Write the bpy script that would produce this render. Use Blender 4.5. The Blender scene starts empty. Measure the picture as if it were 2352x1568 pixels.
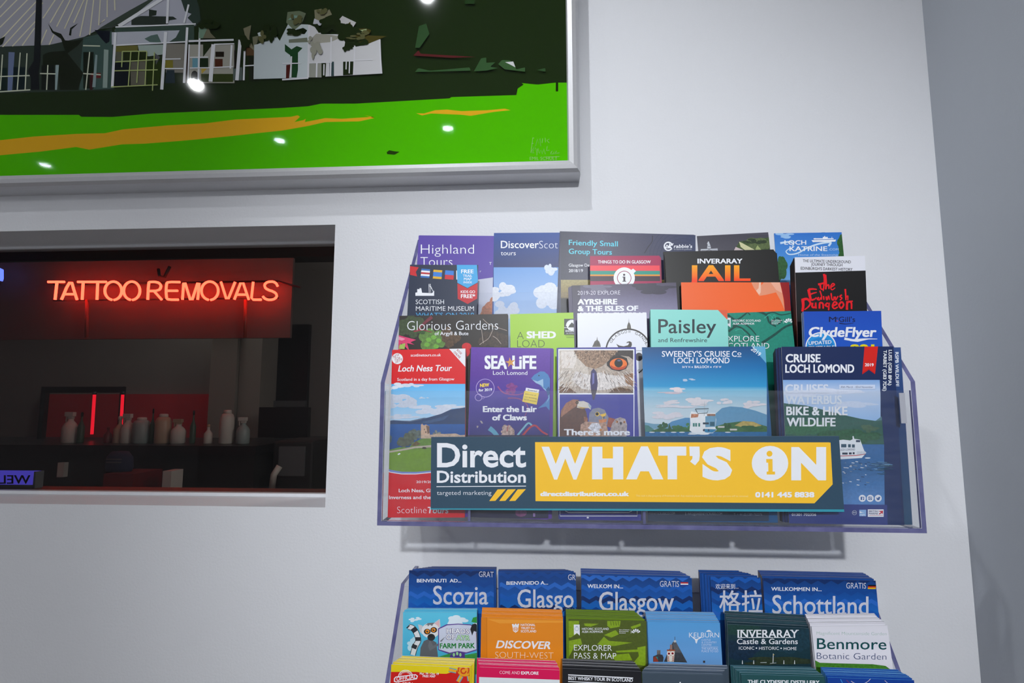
import bpy, bmesh, math, random
from mathutils import Vector, Matrix
from mathutils.geometry import tessellate_polygon
random.seed(7)
S = bpy.context.scene
COL = S.collection
# ------------------------------------------------------------------ camera
FPX, TILT, YAW = 1260.0, 0.108, 0.0617
CAM = Vector((0, -0.86, 1.45))
FW = Vector((-math.sin(YAW) * math.cos(TILT), math.cos(YAW) * math.cos(TILT), math.sin(TILT)))
RT = Vector((math.cos(YAW), math.sin(YAW), 0))
UP = RT.cross(FW)
cd = bpy.data.cameras.new('camera'); cam = bpy.data.objects.new('camera', cd); COL.objects.link(cam)
cd.sensor_width = 36; cd.lens = 36 * FPX / 2352; cd.clip_start = 0.01; cd.clip_end = 50
M = Matrix((RT, UP, -FW)).transposed().to_4x4(); M.translation = CAM; cam.matrix_world = M
S.camera = cam
# ------------------------------------------------------------------ view, world
S.view_settings.view_transform = 'Standard'; S.view_settings.look = 'None'
S.view_settings.gamma = 1; S.view_settings.use_curve_mapping = False
S.view_settings.exposure = 0.0
wd = bpy.data.worlds.new('night'); S.world = wd; wd.use_nodes = True
wd.node_tree.nodes['Background'].inputs[0].default_value = (0.5, 0.55, 0.65, 1)
wd.node_tree.nodes['Background'].inputs[1].default_value = 0.02
# ------------------------------------------------------------------ room lamps (ceiling downlights)
CEIL = 2.75
def downlight_lamp(x, y, watts, deg, aim, name='ceiling_spot_light', soft=0.022):
    l = bpy.data.lights.new(name, 'SPOT'); l.energy = watts; l.color = (0.94, 0.968, 1.0)
    l.spot_size = math.radians(deg); l.spot_blend = 1.0; l.shadow_soft_size = soft
    o = bpy.data.objects.new(name, l); COL.objects.link(o); o.location = (x, y, CEIL - 0.012)
    if aim: o.rotation_euler = (Vector(aim) - o.location).to_track_quat('-Z', 'Y').to_euler()
    return o
# x, y, watts, beam, aim point (gimbal heads turned towards the rack wall)
LAMPS = [(-0.37, -0.80, 36, 72, (0.25, 0, 1.75)), (-1.42, -1.24, 15, 90, (-0.85, 0, 1.55)), (-0.46, -1.68, 10, 90, None), (-1.32, -1.75, 10, 90, None), (-2.75, -1.95, 12, 90, None),
         (-0.40, -2.60, 12, 90, None), (-1.4, -2.65, 10, 90, None), (-2.3, -0.9, 10, 90, None), (0.2, -3.6, 490, 28, (0.14, 0, 1.38))]  # last entry: unseen strong spot added to light the racks from the front
pl = bpy.data.lights.new('panel_fill_light', 'AREA'); pl.shape = 'RECTANGLE'; pl.size = 1.15; pl.size_y = 0.55; pl.energy = 30; pl.color = (0.95, 0.97, 1.0)
po_ = bpy.data.objects.new('panel_fill_light', pl); COL.objects.link(po_); po_.location = (-0.4, -3.4, CEIL - 0.03)  # unseen area light added behind the camera as ambient fill
for lx, ly, lw, ld, la in LAMPS:
    downlight_lamp(lx, ly, lw, ld, la, soft=0.06 if lw > 300 else 0.022)
bl = bpy.data.lights.new('back_room_fill', 'POINT'); bl.energy = 24; bl.color = (1, 0.93, 0.85); bl.shadow_soft_size = 0.08
bo = bpy.data.objects.new('back_room_fill', bl); COL.objects.link(bo); bo.location = (-1.55, 1.42, 2.4)  # unseen point light added to brighten the far wall and pillar
bl2 = bpy.data.lights.new('counter_fill', 'POINT'); bl2.energy = 15; bl2.color = (1, 0.95, 0.9); bl2.shadow_soft_size = 0.1
bo2 = bpy.data.objects.new('counter_fill', bl2); COL.objects.link(bo2); bo2.location = (0.1, 0.5, 1.72)  # second added fill, unseen, lifts the bottles and pillar from the front

# ------------------------------------------------------------------ pixel helpers (used only to measure places on real planes)
def ray(u, v):
    return RT * ((u - 1176) / FPX) - UP * ((v - 784) / FPX) + FW
def onp(u, v, P, N):
    d = ray(u, v); return CAM + d * ((P - CAM).dot(N) / d.dot(N))
def at(u, v, Y):
    return onp(u, v, Vector((0, Y, 0)), Vector((0, 1, 0)))
def atx(u, v, X):
    return onp(u, v, Vector((X, 0, 0)), Vector((1, 0, 0)))

def lin(c):
    r = []
    for k in c[:3]:
        k = k / 255
        r.append(k / 12.92 if k <= 0.04045 else ((k + 0.055) / 1.055) ** 2.4)
    return tuple(r)
# ------------------------------------------------------------------ materials
def new_mat(name):
    m = bpy.data.materials.new(name); m.use_nodes = True
    nt = m.node_tree; return m, nt, nt.nodes['Principled BSDF'], nt.nodes['Material Output']
def mat(name, c, rough=0.5, metal=0, bump=0, bscale=200, var=0.06, vscale=40, emit=None, es=0, spec=0.5):
    m, nt, b, out = new_mat(name); N = nt.nodes; L = nt.links
    tc = N.new('ShaderNodeTexCoord')
    ns = N.new('ShaderNodeTexNoise'); ns.inputs['Scale'].default_value = vscale; ns.inputs['Detail'].default_value = 4
    L.new(tc.outputs['Object'], ns.inputs['Vector'])
    mx = N.new('ShaderNodeMixRGB'); c3 = lin(c)
    mx.inputs[1].default_value = tuple(k * (1 - var) for k in c3) + (1,)
    mx.inputs[2].default_value = tuple(min(1, k * (1 + var)) for k in c3) + (1,)
    L.new(ns.outputs['Fac'], mx.inputs[0]); L.new(mx.outputs[0], b.inputs['Base Color'])
    b.inputs['Roughness'].default_value = rough; b.inputs['Metallic'].default_value = metal
    b.inputs['Specular IOR Level'].default_value = spec
    if bump:
        n2 = N.new('ShaderNodeTexNoise'); n2.inputs['Scale'].default_value = bscale; n2.inputs['Detail'].default_value = 3
        L.new(tc.outputs['Object'], n2.inputs['Vector'])
        bp = N.new('ShaderNodeBump'); bp.inputs['Strength'].default_value = bump; bp.inputs['Distance'].default_value = 0.002
        L.new(n2.outputs['Fac'], bp.inputs['Height']); L.new(bp.outputs['Normal'], b.inputs['Normal'])
    if emit:
        b.inputs['Emission Color'].default_value = lin(emit) + (1,); b.inputs['Emission Strength'].default_value = es
    return m
def emis(name, rgb, s):
    m = bpy.data.materials.new(name); m.use_nodes = True; nt = m.node_tree
    nt.nodes.remove(nt.nodes['Principled BSDF'])
    e = nt.nodes.new('ShaderNodeEmission'); e.inputs[0].default_value = rgb + (1,); e.inputs[1].default_value = s
    nt.links.new(e.outputs[0], nt.nodes['Material Output'].inputs[0]); return m
def clear(name, tint, refl=0.5, rough=0.02, haze=0.0, hazecol=(0.7, 0.72, 0.8)):
    m = bpy.data.materials.new(name); m.use_nodes = True; nt = m.node_tree; N = nt.nodes; L = nt.links
    N.remove(N['Principled BSDF'])
    t = N.new('ShaderNodeBsdfTransparent'); t.inputs[0].default_value = tint + (1,)
    g = N.new('ShaderNodeBsdfGlossy'); g.inputs['Roughness'].default_value = rough
    lw = N.new('ShaderNodeLayerWeight'); lw.inputs[0].default_value = 0.5
    po = N.new('ShaderNodeMath'); po.operation = 'POWER'; po.inputs[1].default_value = 5; L.new(lw.outputs['Facing'], po.inputs[0])
    fr = N.new('ShaderNodeMath'); fr.operation = 'MULTIPLY_ADD'; fr.inputs[1].default_value = 0.96; fr.inputs[2].default_value = 0.04; L.new(po.outputs[0], fr.inputs[0])
    mu = N.new('ShaderNodeMath'); mu.operation = 'MULTIPLY'; mu.inputs[1].default_value = refl
    L.new(fr.outputs[0], mu.inputs[0])
    mx = N.new('ShaderNodeMixShader'); L.new(mu.outputs[0], mx.inputs[0]); L.new(t.outputs[0], mx.inputs[1]); L.new(g.outputs[0], mx.inputs[2])
    last = mx
    if haze:
        d = N.new('ShaderNodeBsdfDiffuse'); d.inputs[0].default_value = hazecol + (1,)
        tc = N.new('ShaderNodeTexCoord'); ns = N.new('ShaderNodeTexNoise'); ns.inputs['Scale'].default_value = 25
        mp = N.new('ShaderNodeMapping'); mp.inputs['Scale'].default_value = (1, 1, 4)
        L.new(tc.outputs['Object'], mp.inputs[0]); L.new(mp.outputs[0], ns.inputs['Vector'])
        m2 = N.new('ShaderNodeMath'); m2.operation = 'MULTIPLY'; m2.inputs[1].default_value = haze * 2; L.new(ns.outputs['Fac'], m2.inputs[0])
        my = N.new('ShaderNodeMixShader'); L.new(m2.outputs[0], my.inputs[0]); L.new(mx.outputs[0], my.inputs[1]); L.new(d.outputs[0], my.inputs[2]); last = my
    L.new(last.outputs[0], N['Material Output'].inputs[0]); return m
def print_mat(name, rough=0.35, spec=0.4):
    m, nt, b, out = new_mat(name); N = nt.nodes; L = nt.links
    a = N.new('ShaderNodeAttribute'); a.attribute_name = 'Print'
    tc = N.new('ShaderNodeTexCoord')
    ns = N.new('ShaderNodeTexNoise'); ns.inputs['Scale'].default_value = 330; ns.inputs['Detail'].default_value = 5; ns.inputs['Roughness'].default_value = 0.65
    L.new(tc.outputs['Object'], ns.inputs['Vector'])
    s1 = N.new('ShaderNodeMath'); s1.operation = 'SUBTRACT'; s1.inputs[1].default_value = 0.5; L.new(ns.outputs['Fac'], s1.inputs[0])
    s2 = N.new('ShaderNodeMath'); s2.operation = 'MULTIPLY'; L.new(s1.outputs[0], s2.inputs[0]); L.new(a.outputs['Alpha'], s2.inputs[1])
    s3 = N.new('ShaderNodeMath'); s3.operation = 'MULTIPLY_ADD'; L.new(s2.outputs[0], s3.inputs[0]); s3.inputs[1].default_value = 6; s3.inputs[2].default_value = 1
    s4 = N.new('ShaderNodeMath'); s4.operation = 'MAXIMUM'; s4.inputs[1].default_value = 0.08; L.new(s3.outputs[0], s4.inputs[0])
    vm = N.new('ShaderNodeVectorMath'); vm.operation = 'SCALE'; L.new(a.outputs['Color'], vm.inputs[0]); L.new(s4.outputs[0], vm.inputs['Scale'])
    L.new(vm.outputs[0], b.inputs['Base Color'])
    b.inputs['Roughness'].default_value = rough; b.inputs['Specular IOR Level'].default_value = spec
    return m
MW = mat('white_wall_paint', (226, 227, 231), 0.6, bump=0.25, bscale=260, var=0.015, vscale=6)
MWR = mat('shaded_white_wall_paint', (172, 177, 185), 0.6, bump=0.2, bscale=260, var=0.015, vscale=6)  # right wall: its shade is put into a greyer copy of the white
MCEIL = mat('white_ceiling', (235, 235, 235), 0.8)
MFLOOR = mat('pale_floor_tiles', (150, 145, 138), 0.4)
MPRINT = print_mat('coated_print', 0.38, 0.35)
MPAPER = print_mat('paper_edges', 0.7, 0.2)
MPOSTER = print_mat('poster_print', 0.9, 0.0)
MALU = mat('brushed_aluminium', (205, 205, 208), 0.42, 0.45, var=0.04, vscale=300)
MACR = clear('clear_acrylic', (0.97, 0.975, 0.985), 0.55, 0.03)
MACRF = clear('clear_acrylic_front', (0.975, 0.98, 0.985), 0.6, 0.03, haze=0.02)
def edge_mat():
    m, nt, b, out = new_mat('acrylic_edge'); N = nt.nodes; L = nt.links
    tc = N.new('ShaderNodeTexCoord'); ns = N.new('ShaderNodeTexNoise'); ns.inputs['Scale'].default_value = 60
    L.new(tc.outputs['Object'], ns.inputs['Vector'])
    mx = N.new('ShaderNodeMixRGB'); mx.inputs[1].default_value = lin((66, 66, 112)) + (1,); mx.inputs[2].default_value = lin((122, 122, 165)) + (1,)
    L.new(ns.outputs['Fac'], mx.inputs[0]); L.new(mx.outputs[0], b.inputs['Base Color'])
    b.inputs['Roughness'].default_value = 0.15; return m
MEDGE = edge_mat()
MGLASSP = clear('picture_glazing', (0.98, 0.98, 0.98), 0.42, 0.035)
MGLASSW = clear('window_glass', (0.62, 0.62, 0.62), 0.5, 0.01)
MLENS = emis('lit_lamp_lens', (0.93, 0.965, 1.0), 90)
MDIFF = emis('fill_panel_diffuser', (0.95, 0.97, 1.0), 3)  # glow of the added fill panel
MBEZ = mat('white_lamp_bezel', (225, 225, 225), 0.4)
MDARK = mat('dark_paint', (30, 30, 28), 0.6)
MBLACK = mat('black_gloss', (14, 14, 15), 0.35)
MGREYW = mat('grey_back_wall', (120, 116, 112), 0.8, var=0.08, vscale=5)
MPILL = mat('pillar_paint', (150, 144, 136), 0.7)
MREDW = mat('red_wall_panel', (196, 44, 58), 0.6)
MPANEL = mat('dull_dark_panel', (112, 92, 88), 0.7)
MBROWN = mat('brown_wood', (92, 52, 38), 0.5, vscale=20, var=0.2)
MNEON = emis('red_neon', (1.0, 0.036, 0.017), 26)
MNEONR = emis('red_tube_glow', (1.0, 0.01, 0.03), 2.0)
MNEONB = emis('blue_neon', (0.1, 0.16, 1.0), 5)
MLED = emis('led_panel_glow', (0.13, 0.10, 0.95), 0.85)
MWHITEP = mat('white_plastic', (205, 200, 190), 0.5)
MGREENP = mat('green_plastic', (60, 84, 66), 0.4)
MTEALP = mat('grey_teal_plastic', (150, 162, 158), 0.4)
MAMBER = mat('tan_plastic', (184, 158, 132), 0.4)
MREDP = mat('dark_red_plastic', (110, 24, 28), 0.4)
MNAVY = mat('navy_cloth', (38, 44, 72), 0.8)
MGREYP = mat('grey_plastic', (92, 94, 95), 0.5)

# ------------------------------------------------------------------ objects
def tag(o, label=None, cat=None, group=None, kind=None):
    if label: o['label'] = label
    if cat: o['category'] = cat
    if group: o['group'] = group
    if kind: o['kind'] = kind
    return o
def empty(name, loc=(0, 0, 0), label=None, cat=None, group=None, mw=None):
    o = bpy.data.objects.new(name, None); COL.objects.link(o); o.empty_display_size = 0.02
    o.matrix_world = mw if mw is not None else Matrix.Translation(Vector(loc))
    return tag(o, label, cat, group)
class MB:
    def __init__(s): s.v = []; s.f = []; s.m = []; s.sm = []
    def add(s, vs, fs, mi=0, smooth=False):
        n = len(s.v); s.v += [tuple(p) for p in vs]
        for i, f in enumerate(fs):
            s.f.append(tuple(n + k for k in f)); s.m.append(mi[i] if isinstance(mi, (list, tuple)) else mi); s.sm.append(smooth)
        return s
    def box(s, a, b, mi=0):
        x0, y0, z0 = [min(a[i], b[i]) for i in range(3)]; x1, y1, z1 = [max(a[i], b[i]) for i in range(3)]
        vs = [(x0, y0, z0), (x1, y0, z0), (x1, y1, z0), (x0, y1, z0), (x0, y0, z1), (x1, y0, z1), (x1, y1, z1), (x0, y1, z1)]
        fs = [(0, 3, 2, 1), (4, 5, 6, 7), (0, 1, 5, 4), (1, 2, 6, 5), (2, 3, 7, 6), (3, 0, 4, 7)]   # bottom top front right back left
        return s.add(vs, fs, mi)
    def prism_x(s, prof, x0, x1, mi_cap=0, mi_side=0):      # prof: (y,z) list
        n = len(prof)
        vs = [(x0, y, z) for y, z in prof] + [(x1, y, z) for y, z in prof]
        fs = [tuple(range(n)), tuple(range(2 * n - 1, n - 1, -1))] + [(i, n + i, n + (i + 1) % n, (i + 1) % n) for i in range(n)]
        return s.add(vs, fs, [mi_cap, mi_cap] + [mi_side] * n)
    def tube(s, pts, r, seg=8, mi=0, cap=True):
        pts = [Vector(p) for p in pts]; vs = []; n = len(pts); prev = None
        for i, p in enumerate(pts):
            d = (pts[min(i + 1, n - 1)] - pts[max(i - 1, 0)]).normalized()
            a = prev if prev else (Vector((0, 1, 0)) if abs(d.y) < 0.9 else Vector((1, 0, 0)))
            a = (a - d * a.dot(d)).normalized(); prev = a; b = d.cross(a)
            for k in range(seg):
                t = 2 * math.pi * k / seg; vs.append(p + (a * math.cos(t) + b * math.sin(t)) * r)
        fs = [(i * seg + k, i * seg + (k + 1) % seg, (i + 1) * seg + (k + 1) % seg, (i + 1) * seg + k) for i in range(n - 1) for k in range(seg)]
        if cap: fs += [tuple(range(seg - 1, -1, -1)), tuple((n - 1) * seg + k for k in range(seg))]
        return s.add(vs, fs, mi, True)
    def lathe(s, c, prof, seg=20, mi=0):
        vs = []; n = len(prof)
        for r, z in prof:
            for k in range(seg):
                t = 2 * math.pi * k / seg; vs.append((c[0] + r * math.cos(t), c[1] + r * math.sin(t), c[2] + z))
        fs = [(i * seg + k, i * seg + (k + 1) % seg, (i + 1) * seg + (k + 1) % seg, (i + 1) * seg + k) for i in range(n - 1) for k in range(seg)]
        fs += [tuple(range(seg - 1, -1, -1)), tuple((n - 1) * seg + k for k in range(seg))]
        return s.add(vs, fs, mi, True)
    def build(s, name, mats, parent=None, bevel=0, local=False):
        me = bpy.data.meshes.new(name); me.from_pydata(s.v, [], s.f)
        for m in (mats if isinstance(mats, (list, tuple)) else [mats]): me.materials.append(m)
        me.polygons.foreach_set('material_index', s.m); me.polygons.foreach_set('use_smooth', s.sm); me.update()
        bm = bmesh.new(); bm.from_mesh(me); bmesh.ops.recalc_face_normals(bm, faces=bm.faces); bm.to_mesh(me); bm.free()
        o = bpy.data.objects.new(name, me); COL.objects.link(o)
        if parent:
            o.parent = parent
            if not local: o.matrix_parent_inverse = parent.matrix_world.inverted()
        if bevel:
            b = o.modifiers.new('bevel', 'BEVEL'); b.width = bevel; b.segments = 2; b.limit_method = 'ANGLE'
        return o

# ------------------------------------------------------------------ print artwork
_tc = {}
def glyphs(text, bold):
    k = (text, bold)
    if k in _tc: return _tc[k]
    c = bpy.data.curves.new('tmp', 'FONT'); c.body = text; c.size = 1; c.offset = bold; c.resolution_u = 3; c.fill_mode = 'FRONT'; c.dimensions = '2D'
    o = bpy.data.objects.new('tmp', c); COL.objects.link(o)
    dg = bpy.context.evaluated_depsgraph_get(); dg.update()
    ev = o.evaluated_get(dg); me = ev.to_mesh(); me.calc_loop_triangles()
    vs = [(v.co.x, v.co.y) for v in me.vertices]; ts = [tuple(t.vertices) for t in me.loop_triangles]
    ev.to_mesh_clear(); bpy.data.objects.remove(o); bpy.data.curves.remove(c)
    _tc[k] = (vs, ts); return _tc[k]
def heavy(text, bold):
    if bold <= 0.003:
        vs, ts = glyphs(text, bold); return vs, ts, [0] * len(ts)
    vs, ts = glyphs(text, 0.0); d = bold * 0.9; V = []; T = []; Z = []
    st = [(-1, -.6), (1, -.6), (-1, .6), (1, .6)] + ([] if bold < .03 else [(0, 0)]) + ([] if bold < .05 else [(0, -.6), (0, .6), (-1, 0), (1, 0)])
    for i, (a, c) in enumerate(st):
        n = len(V); V += [(x + a * d, y + c * d) for x, y in vs]; T += [tuple(k + n for k in t) for t in ts]; Z += [i] * len(ts)
    return V, T, Z
def cap_h(bold, raw=False):
    if bold > 0.003 and not raw:
        vs, _, _ = heavy('H', bold); ys = [p[1] for p in vs]; return min(ys), max(ys)
    vs, _ = glyphs('H', bold); ys = [p[1] for p in vs]; return min(ys), max(ys)
def clip_tri(tri, W, H):
    poly = tri
    for ax, lim, sg in ((0, 0, 1), (0, W, -1), (1, 0, 1), (1, H, -1)):
        out = []; n = len(poly)
        for i in range(n):
            a, b = poly[i], poly[(i + 1) % n]
            da, db = sg * (a[ax] - lim), sg * (b[ax] - lim)
            if da >= 0: out.append(a)
            if (da >= 0) != (db >= 0):
                t = da / (da - db); out.append(tuple(a[j] + (b[j] - a[j]) * t for j in range(6)))
        poly = out
        if len(poly) < 3: return None
    return poly
class Sheet:
    """A flat printed sheet: local x along its width, y up its height, z towards the reader."""
    def __init__(s, O, ex, es, W, H, base, edge=(225, 225, 230), thick=0.0004, layer=0.00001):
        s.ex, s.es = ex, es; s.n = ex.cross(es).normalized(); s.O = O; s.W, s.H = W, H
        s.mw = Matrix((ex, es, s.n)).transposed().to_4x4(); s.mw.translation = O
        s.tris = []; s.lay = 0; s.th = thick; s.ls = layer; s.base = base; s.edge = edge; s.q = (0, 0, 1)
    def k(s, x0, y0, sc=5.227): s.q = (x0, y0, sc); return s
    def loc(s, x, y):
        P = onp(s.q[0] + x / s.q[2], s.q[1] + y / s.q[2], s.O, s.n) - s.O
        return (P.dot(s.ex), P.dot(s.es))
    def _add(s, pts, cols, tris, tex, seg=False):
        s.lay += 1; z = s.ls * s.lay
        L = [s.loc(*p) for p in pts]
        for ti, t in enumerate(tris):
            if seg is True: z = s.ls * s.lay + (ti // 2 % 3) * 2.5e-6
            elif seg: z = s.ls * s.lay + seg[ti] * 1.1e-6
            p = clip_tri([(L[i][0], L[i][1]) + cols[i] + (tex,) for i in t], s.W - 1e-5, s.H - 1e-5)
            if p: s.tris.append((p, z))
        return s
    def p(s, c, pts, tex=0.0):
        c = lin(c); vs = [Vector((x, y, 0)) for x, y in pts]
        return s._add(pts, [c] * len(pts), tessellate_polygon([vs]), tex)
    def r(s, c, x0, y0, x1, y1, tex=0.0):
        return s.p(c, [(x0, y0), (x1, y0), (x1, y1), (x0, y1)], tex)
    def g(s, stops, x0, y0, x1, y1, tex=0.0, horiz=False):      # printed colour ramp: stops = [(0..1, colour)]
        pts = []; cols = []
        for t, c in stops:
            if horiz: pts += [(x0 + (x1 - x0) * t, y0), (x0 + (x1 - x0) * t, y1)]
            else: pts += [(x0, y0 + (y1 - y0) * t), (x1, y0 + (y1 - y0) * t)]
            cols += [lin(c)] * 2
        tr = []
        for i in range(len(stops) - 1):
            a = 2 * i; tr += [(a, a + 1, a + 3), (a, a + 3, a + 2)]
        return s._add(pts, cols, tr, tex)
    def c(s, c, cx, cy, rx, ry=None, tex=0.0, a0=0, a1=360, n=28):
        ry = ry or rx
        return s.p(c, [(cx + rx * math.cos(math.radians(a0 + (a1 - a0) * i / n)), cy + ry * math.sin(math.radians(a0 + (a1 - a0) * i / n))) for i in range(n)], tex)
    def cl(s, c, cx, cy, rx, ry, tex=0.15, n=9, seed=1):          # cloud or foliage clump
        rnd = random.Random(seed)
        for i in range(n):
            a = rnd.random() * 6.28; d = rnd.random() ** 0.5
            s.c(c, cx + rx * d * math.cos(a), cy + ry * d * math.sin(a), rx * (0.25 + 0.25 * rnd.random()), ry * (0.3 + 0.3 * rnd.random()), tex, n=14); s.lay -= 0.7
        s.lay = math.ceil(s.lay); return s
    def l(s, c, w, pts, tex=0.0, taper=None):                      # stroke
        n = len(pts); A = []; B = []
        for i in range(n):
            a, b = pts[max(i - 1, 0)], pts[min(i + 1, n - 1)]
            dx, dy = b[0] - a[0], b[1] - a[1]; m = math.hypot(dx, dy) or 1
            ww = w * (1 if taper is None else 1 + (taper - 1) * i / (n - 1)) / 2
            A.append((pts[i][0] - dy / m * ww, pts[i][1] + dx / m * ww)); B.append((pts[i][0] + dy / m * ww, pts[i][1] - dx / m * ww))
        P = A + B; tr = []
        for i in range(n - 1): tr += [(i, i + 1, n + i + 1), (i, n + i + 1, n + i)]
        return s._add(P, [lin(c)] * len(P), tr, tex, True)
    def curve(s, c, w, pts, taper=None, tex=0.0, n=10):            # smooth stroke through points
        out = []; m = len(pts)
        for i in range(m - 1):
            p0, p1, p2, p3 = pts[max(i - 1, 0)], pts[i], pts[i + 1], pts[min(i + 2, m - 1)]
            for k in range(n):
                t = k / n
                out.append(tuple(0.5 * (2 * p1[j] + (p2[j] - p0[j]) * t + (2 * p0[j] - 5 * p1[j] + 4 * p2[j] - p3[j]) * t * t + (3 * p1[j] - p0[j] - 3 * p2[j] + p3[j]) * t ** 3) for j in (0, 1)))
        out.append(pts[-1]); return s.l(c, w, out, tex, taper)
    def ring(s, c, cx, cy, r, w, a0=0, a1=360, ry=None):
        k = (ry or r) / r
        return s.l(c, w, [(cx + r * math.cos(math.radians(a0 + (a1 - a0) * i / 36)), cy + k * r * math.sin(math.radians(a0 + (a1 - a0) * i / 36))) for i in range(37)])
    def t(s, text, x, y, w, h, c, b=0.0, sl=0.0, sh=0.0, c2=None, rot=None, mir=False, raw=False):
        vs, ts, zi = heavy(text, b) if not raw else (*glyphs(text, b), None)
        if not vs: return s
        xs = [p[0] for p in vs]; x0, x1 = min(xs), max(xs); c0, c1 = cap_h(b, raw)
        kx = w / (x1 - x0); ky = h / (c1 - c0); pts = []; cols = []
        A = lin(c); B = lin(c2) if c2 else A
        for px, py in vs:
            X = (px - x0) * kx; Y = (py - c0) * ky
            if mir: X = w - X
            t = min(1, max(0, Y / h)); cols.append(tuple(B[j] + (A[j] - B[j]) * t for j in range(3)))
            X += sh * Y
            if rot is not None:
                a = math.radians(rot); pts.append((x + X * math.cos(a) + Y * math.sin(a), y + X * math.sin(a) - Y * math.cos(a)))
            else: pts.append((x + X, y - Y + sl * X))
        return s._add(pts, cols, ts, 0.0, zi)
    def arct(s, text, cx, cy, r, a0, a1, h, c, b=0.0):             # lettering round an arc
        n = len(text)
        for i, ch in enumerate(text):
            if ch == ' ': continue
            a = a0 + (a1 - a0) * (i + 0.5) / n; wd_ = math.radians(abs(a1 - a0)) * r / n * (0.35 if ch in 'I1' else 0.8)
            x = cx + r * math.cos(math.radians(a)); y = cy + r * math.sin(math.radians(a)); ro = a + 90
            s.t(ch, x - wd_ / 2 * math.cos(math.radians(ro)), y - wd_ / 2 * math.sin(math.radians(ro)), wd_, h, c, b, rot=ro); s.lay -= 1
        s.lay += 1; return s
    def crop(s, dl, dr):                                            # trim the sheet at its left and right edge
        s.O = s.O + s.ex * dl; s.W -= dl + dr; s.mw.translation = s.O; out = []
        for p, z in s.tris:
            q = clip_tri([(a[0] - dl,) + tuple(a[1:]) for a in p], s.W - 1e-5, s.H - 1e-5)
            if q: out.append((q, z))
        s.tris = out
    def mesh(s, name, material):
        th = s.th; W, H = s.W, s.H
        vs = [(0, 0, -th), (W, 0, -th), (W, H, -th), (0, H, -th), (0, 0, 0), (W, 0, 0), (W, H, 0), (0, H, 0)]
        fs = [(4, 5, 6, 7), (3, 2, 1, 0), (0, 1, 5, 4), (1, 2, 6, 5), (2, 3, 7, 6), (3, 0, 4, 7)]
        b = lin(s.base) + (0.0,); e = lin(s.edge) + (0.0,)
        cols = [[b] * 4] + [[e] * 4] * 5
        for poly, z in s.tris:
            n = len(vs); vs += [(p[0], p[1], z) for p in poly]; fs.append(tuple(range(n, n + len(poly)))); cols.append([p[2:6] for p in poly])
        me = bpy.data.meshes.new(name); me.from_pydata(vs, [], fs); me.materials.append(material)
        at_ = me.color_attributes.new('Print', 'FLOAT_COLOR', 'CORNER')
        flat = [c for f in cols for q in f for c in q]; at_.data.foreach_set('color', flat); me.update(); return me

def plain_box_mesh(name, W, H, z0, z1, front, edge, material):
    vs = [(0, 0, z0), (W, 0, z0), (W, H, z0), (0, H, z0), (0, 0, z1), (W, 0, z1), (W, H, z1), (0, H, z1)]
    fs = [(4, 5, 6, 7), (3, 2, 1, 0), (0, 1, 5, 4), (1, 2, 6, 5), (2, 3, 7, 6), (3, 0, 4, 7)]
    me = bpy.data.meshes.new(name); me.from_pydata(vs, [], fs); me.materials.append(material)
    a = me.color_attributes.new('Print', 'FLOAT_COLOR', 'CORNER'); f = lin(front) + (0.0,); e = lin(edge) + (0.0,)
    a.data.foreach_set('color', [c for q in [f] * 4 + [f] * 4 + [e] * 16 for c in q]); return me
# =================================================================== SETTING
XR = at(2152, 400, 0).x                                   # corner with the right wall
ZT = at(400, 523.2, 0).z; ZB = at(400, 1160.8, 0).z       # window opening
XW = at(760, 800, 0).x
XL = -3.4; YF = -4.2; RV = 0.095                          # left wall, wall behind the camera, reveal depth
def wall_with_hole():
    m = MB()
    x0, x1, z0, z1 = XL, XR + 0.1, 0, CEIL; hx0 = -1.75; hx1 = XW; hz0 = ZB; hz1 = ZT
    for y, fl in ((0, 0), (RV + 0.03, 1)):
        P = [(x0, y, z0), (x1, y, z0), (x1, y, z1), (x0, y, z1), (hx0, y, hz0), (hx1, y, hz0), (hx1, y, hz1), (hx0, y, hz1)]
        m.add(P, [(0, 1, 5, 4), (1, 2, 6, 5), (2, 3, 7, 6), (3, 0, 4, 7)])
    m.add([], [(4, 5, 13, 12), (5, 6, 14, 13), (6, 7, 15, 14), (7, 4, 12, 15), (0, 1, 9, 8), (1, 2, 10, 9), (2, 3, 11, 10), (3, 0, 8, 11)])
    m.f[-8:] = [tuple(k - 16 for k in f) for f in m.f[-8:]]
    return tag(m.build('wall_back', MW), kind='structure')
wall_with_hole()
def struct(name, a, b, m): return tag(MB().box(a, b).build(name, m), kind='structure')
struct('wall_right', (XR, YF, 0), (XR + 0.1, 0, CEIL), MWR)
struct('wall_left', (XL - 0.1, YF, 0), (XL, 0, CEIL), MW)
struct('wall_front', (XL, YF - 0.1, 0), (XR, YF, CEIL), MW)
struct('ceiling', (XL - 0.1, YF - 0.1, CEIL), (XR + 0.1, 2.6, CEIL + 0.1), MCEIL)
struct('floor', (XL - 0.1, YF - 0.1, -0.1), (XR + 0.1, 2.6, 0), MFLOOR)
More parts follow.
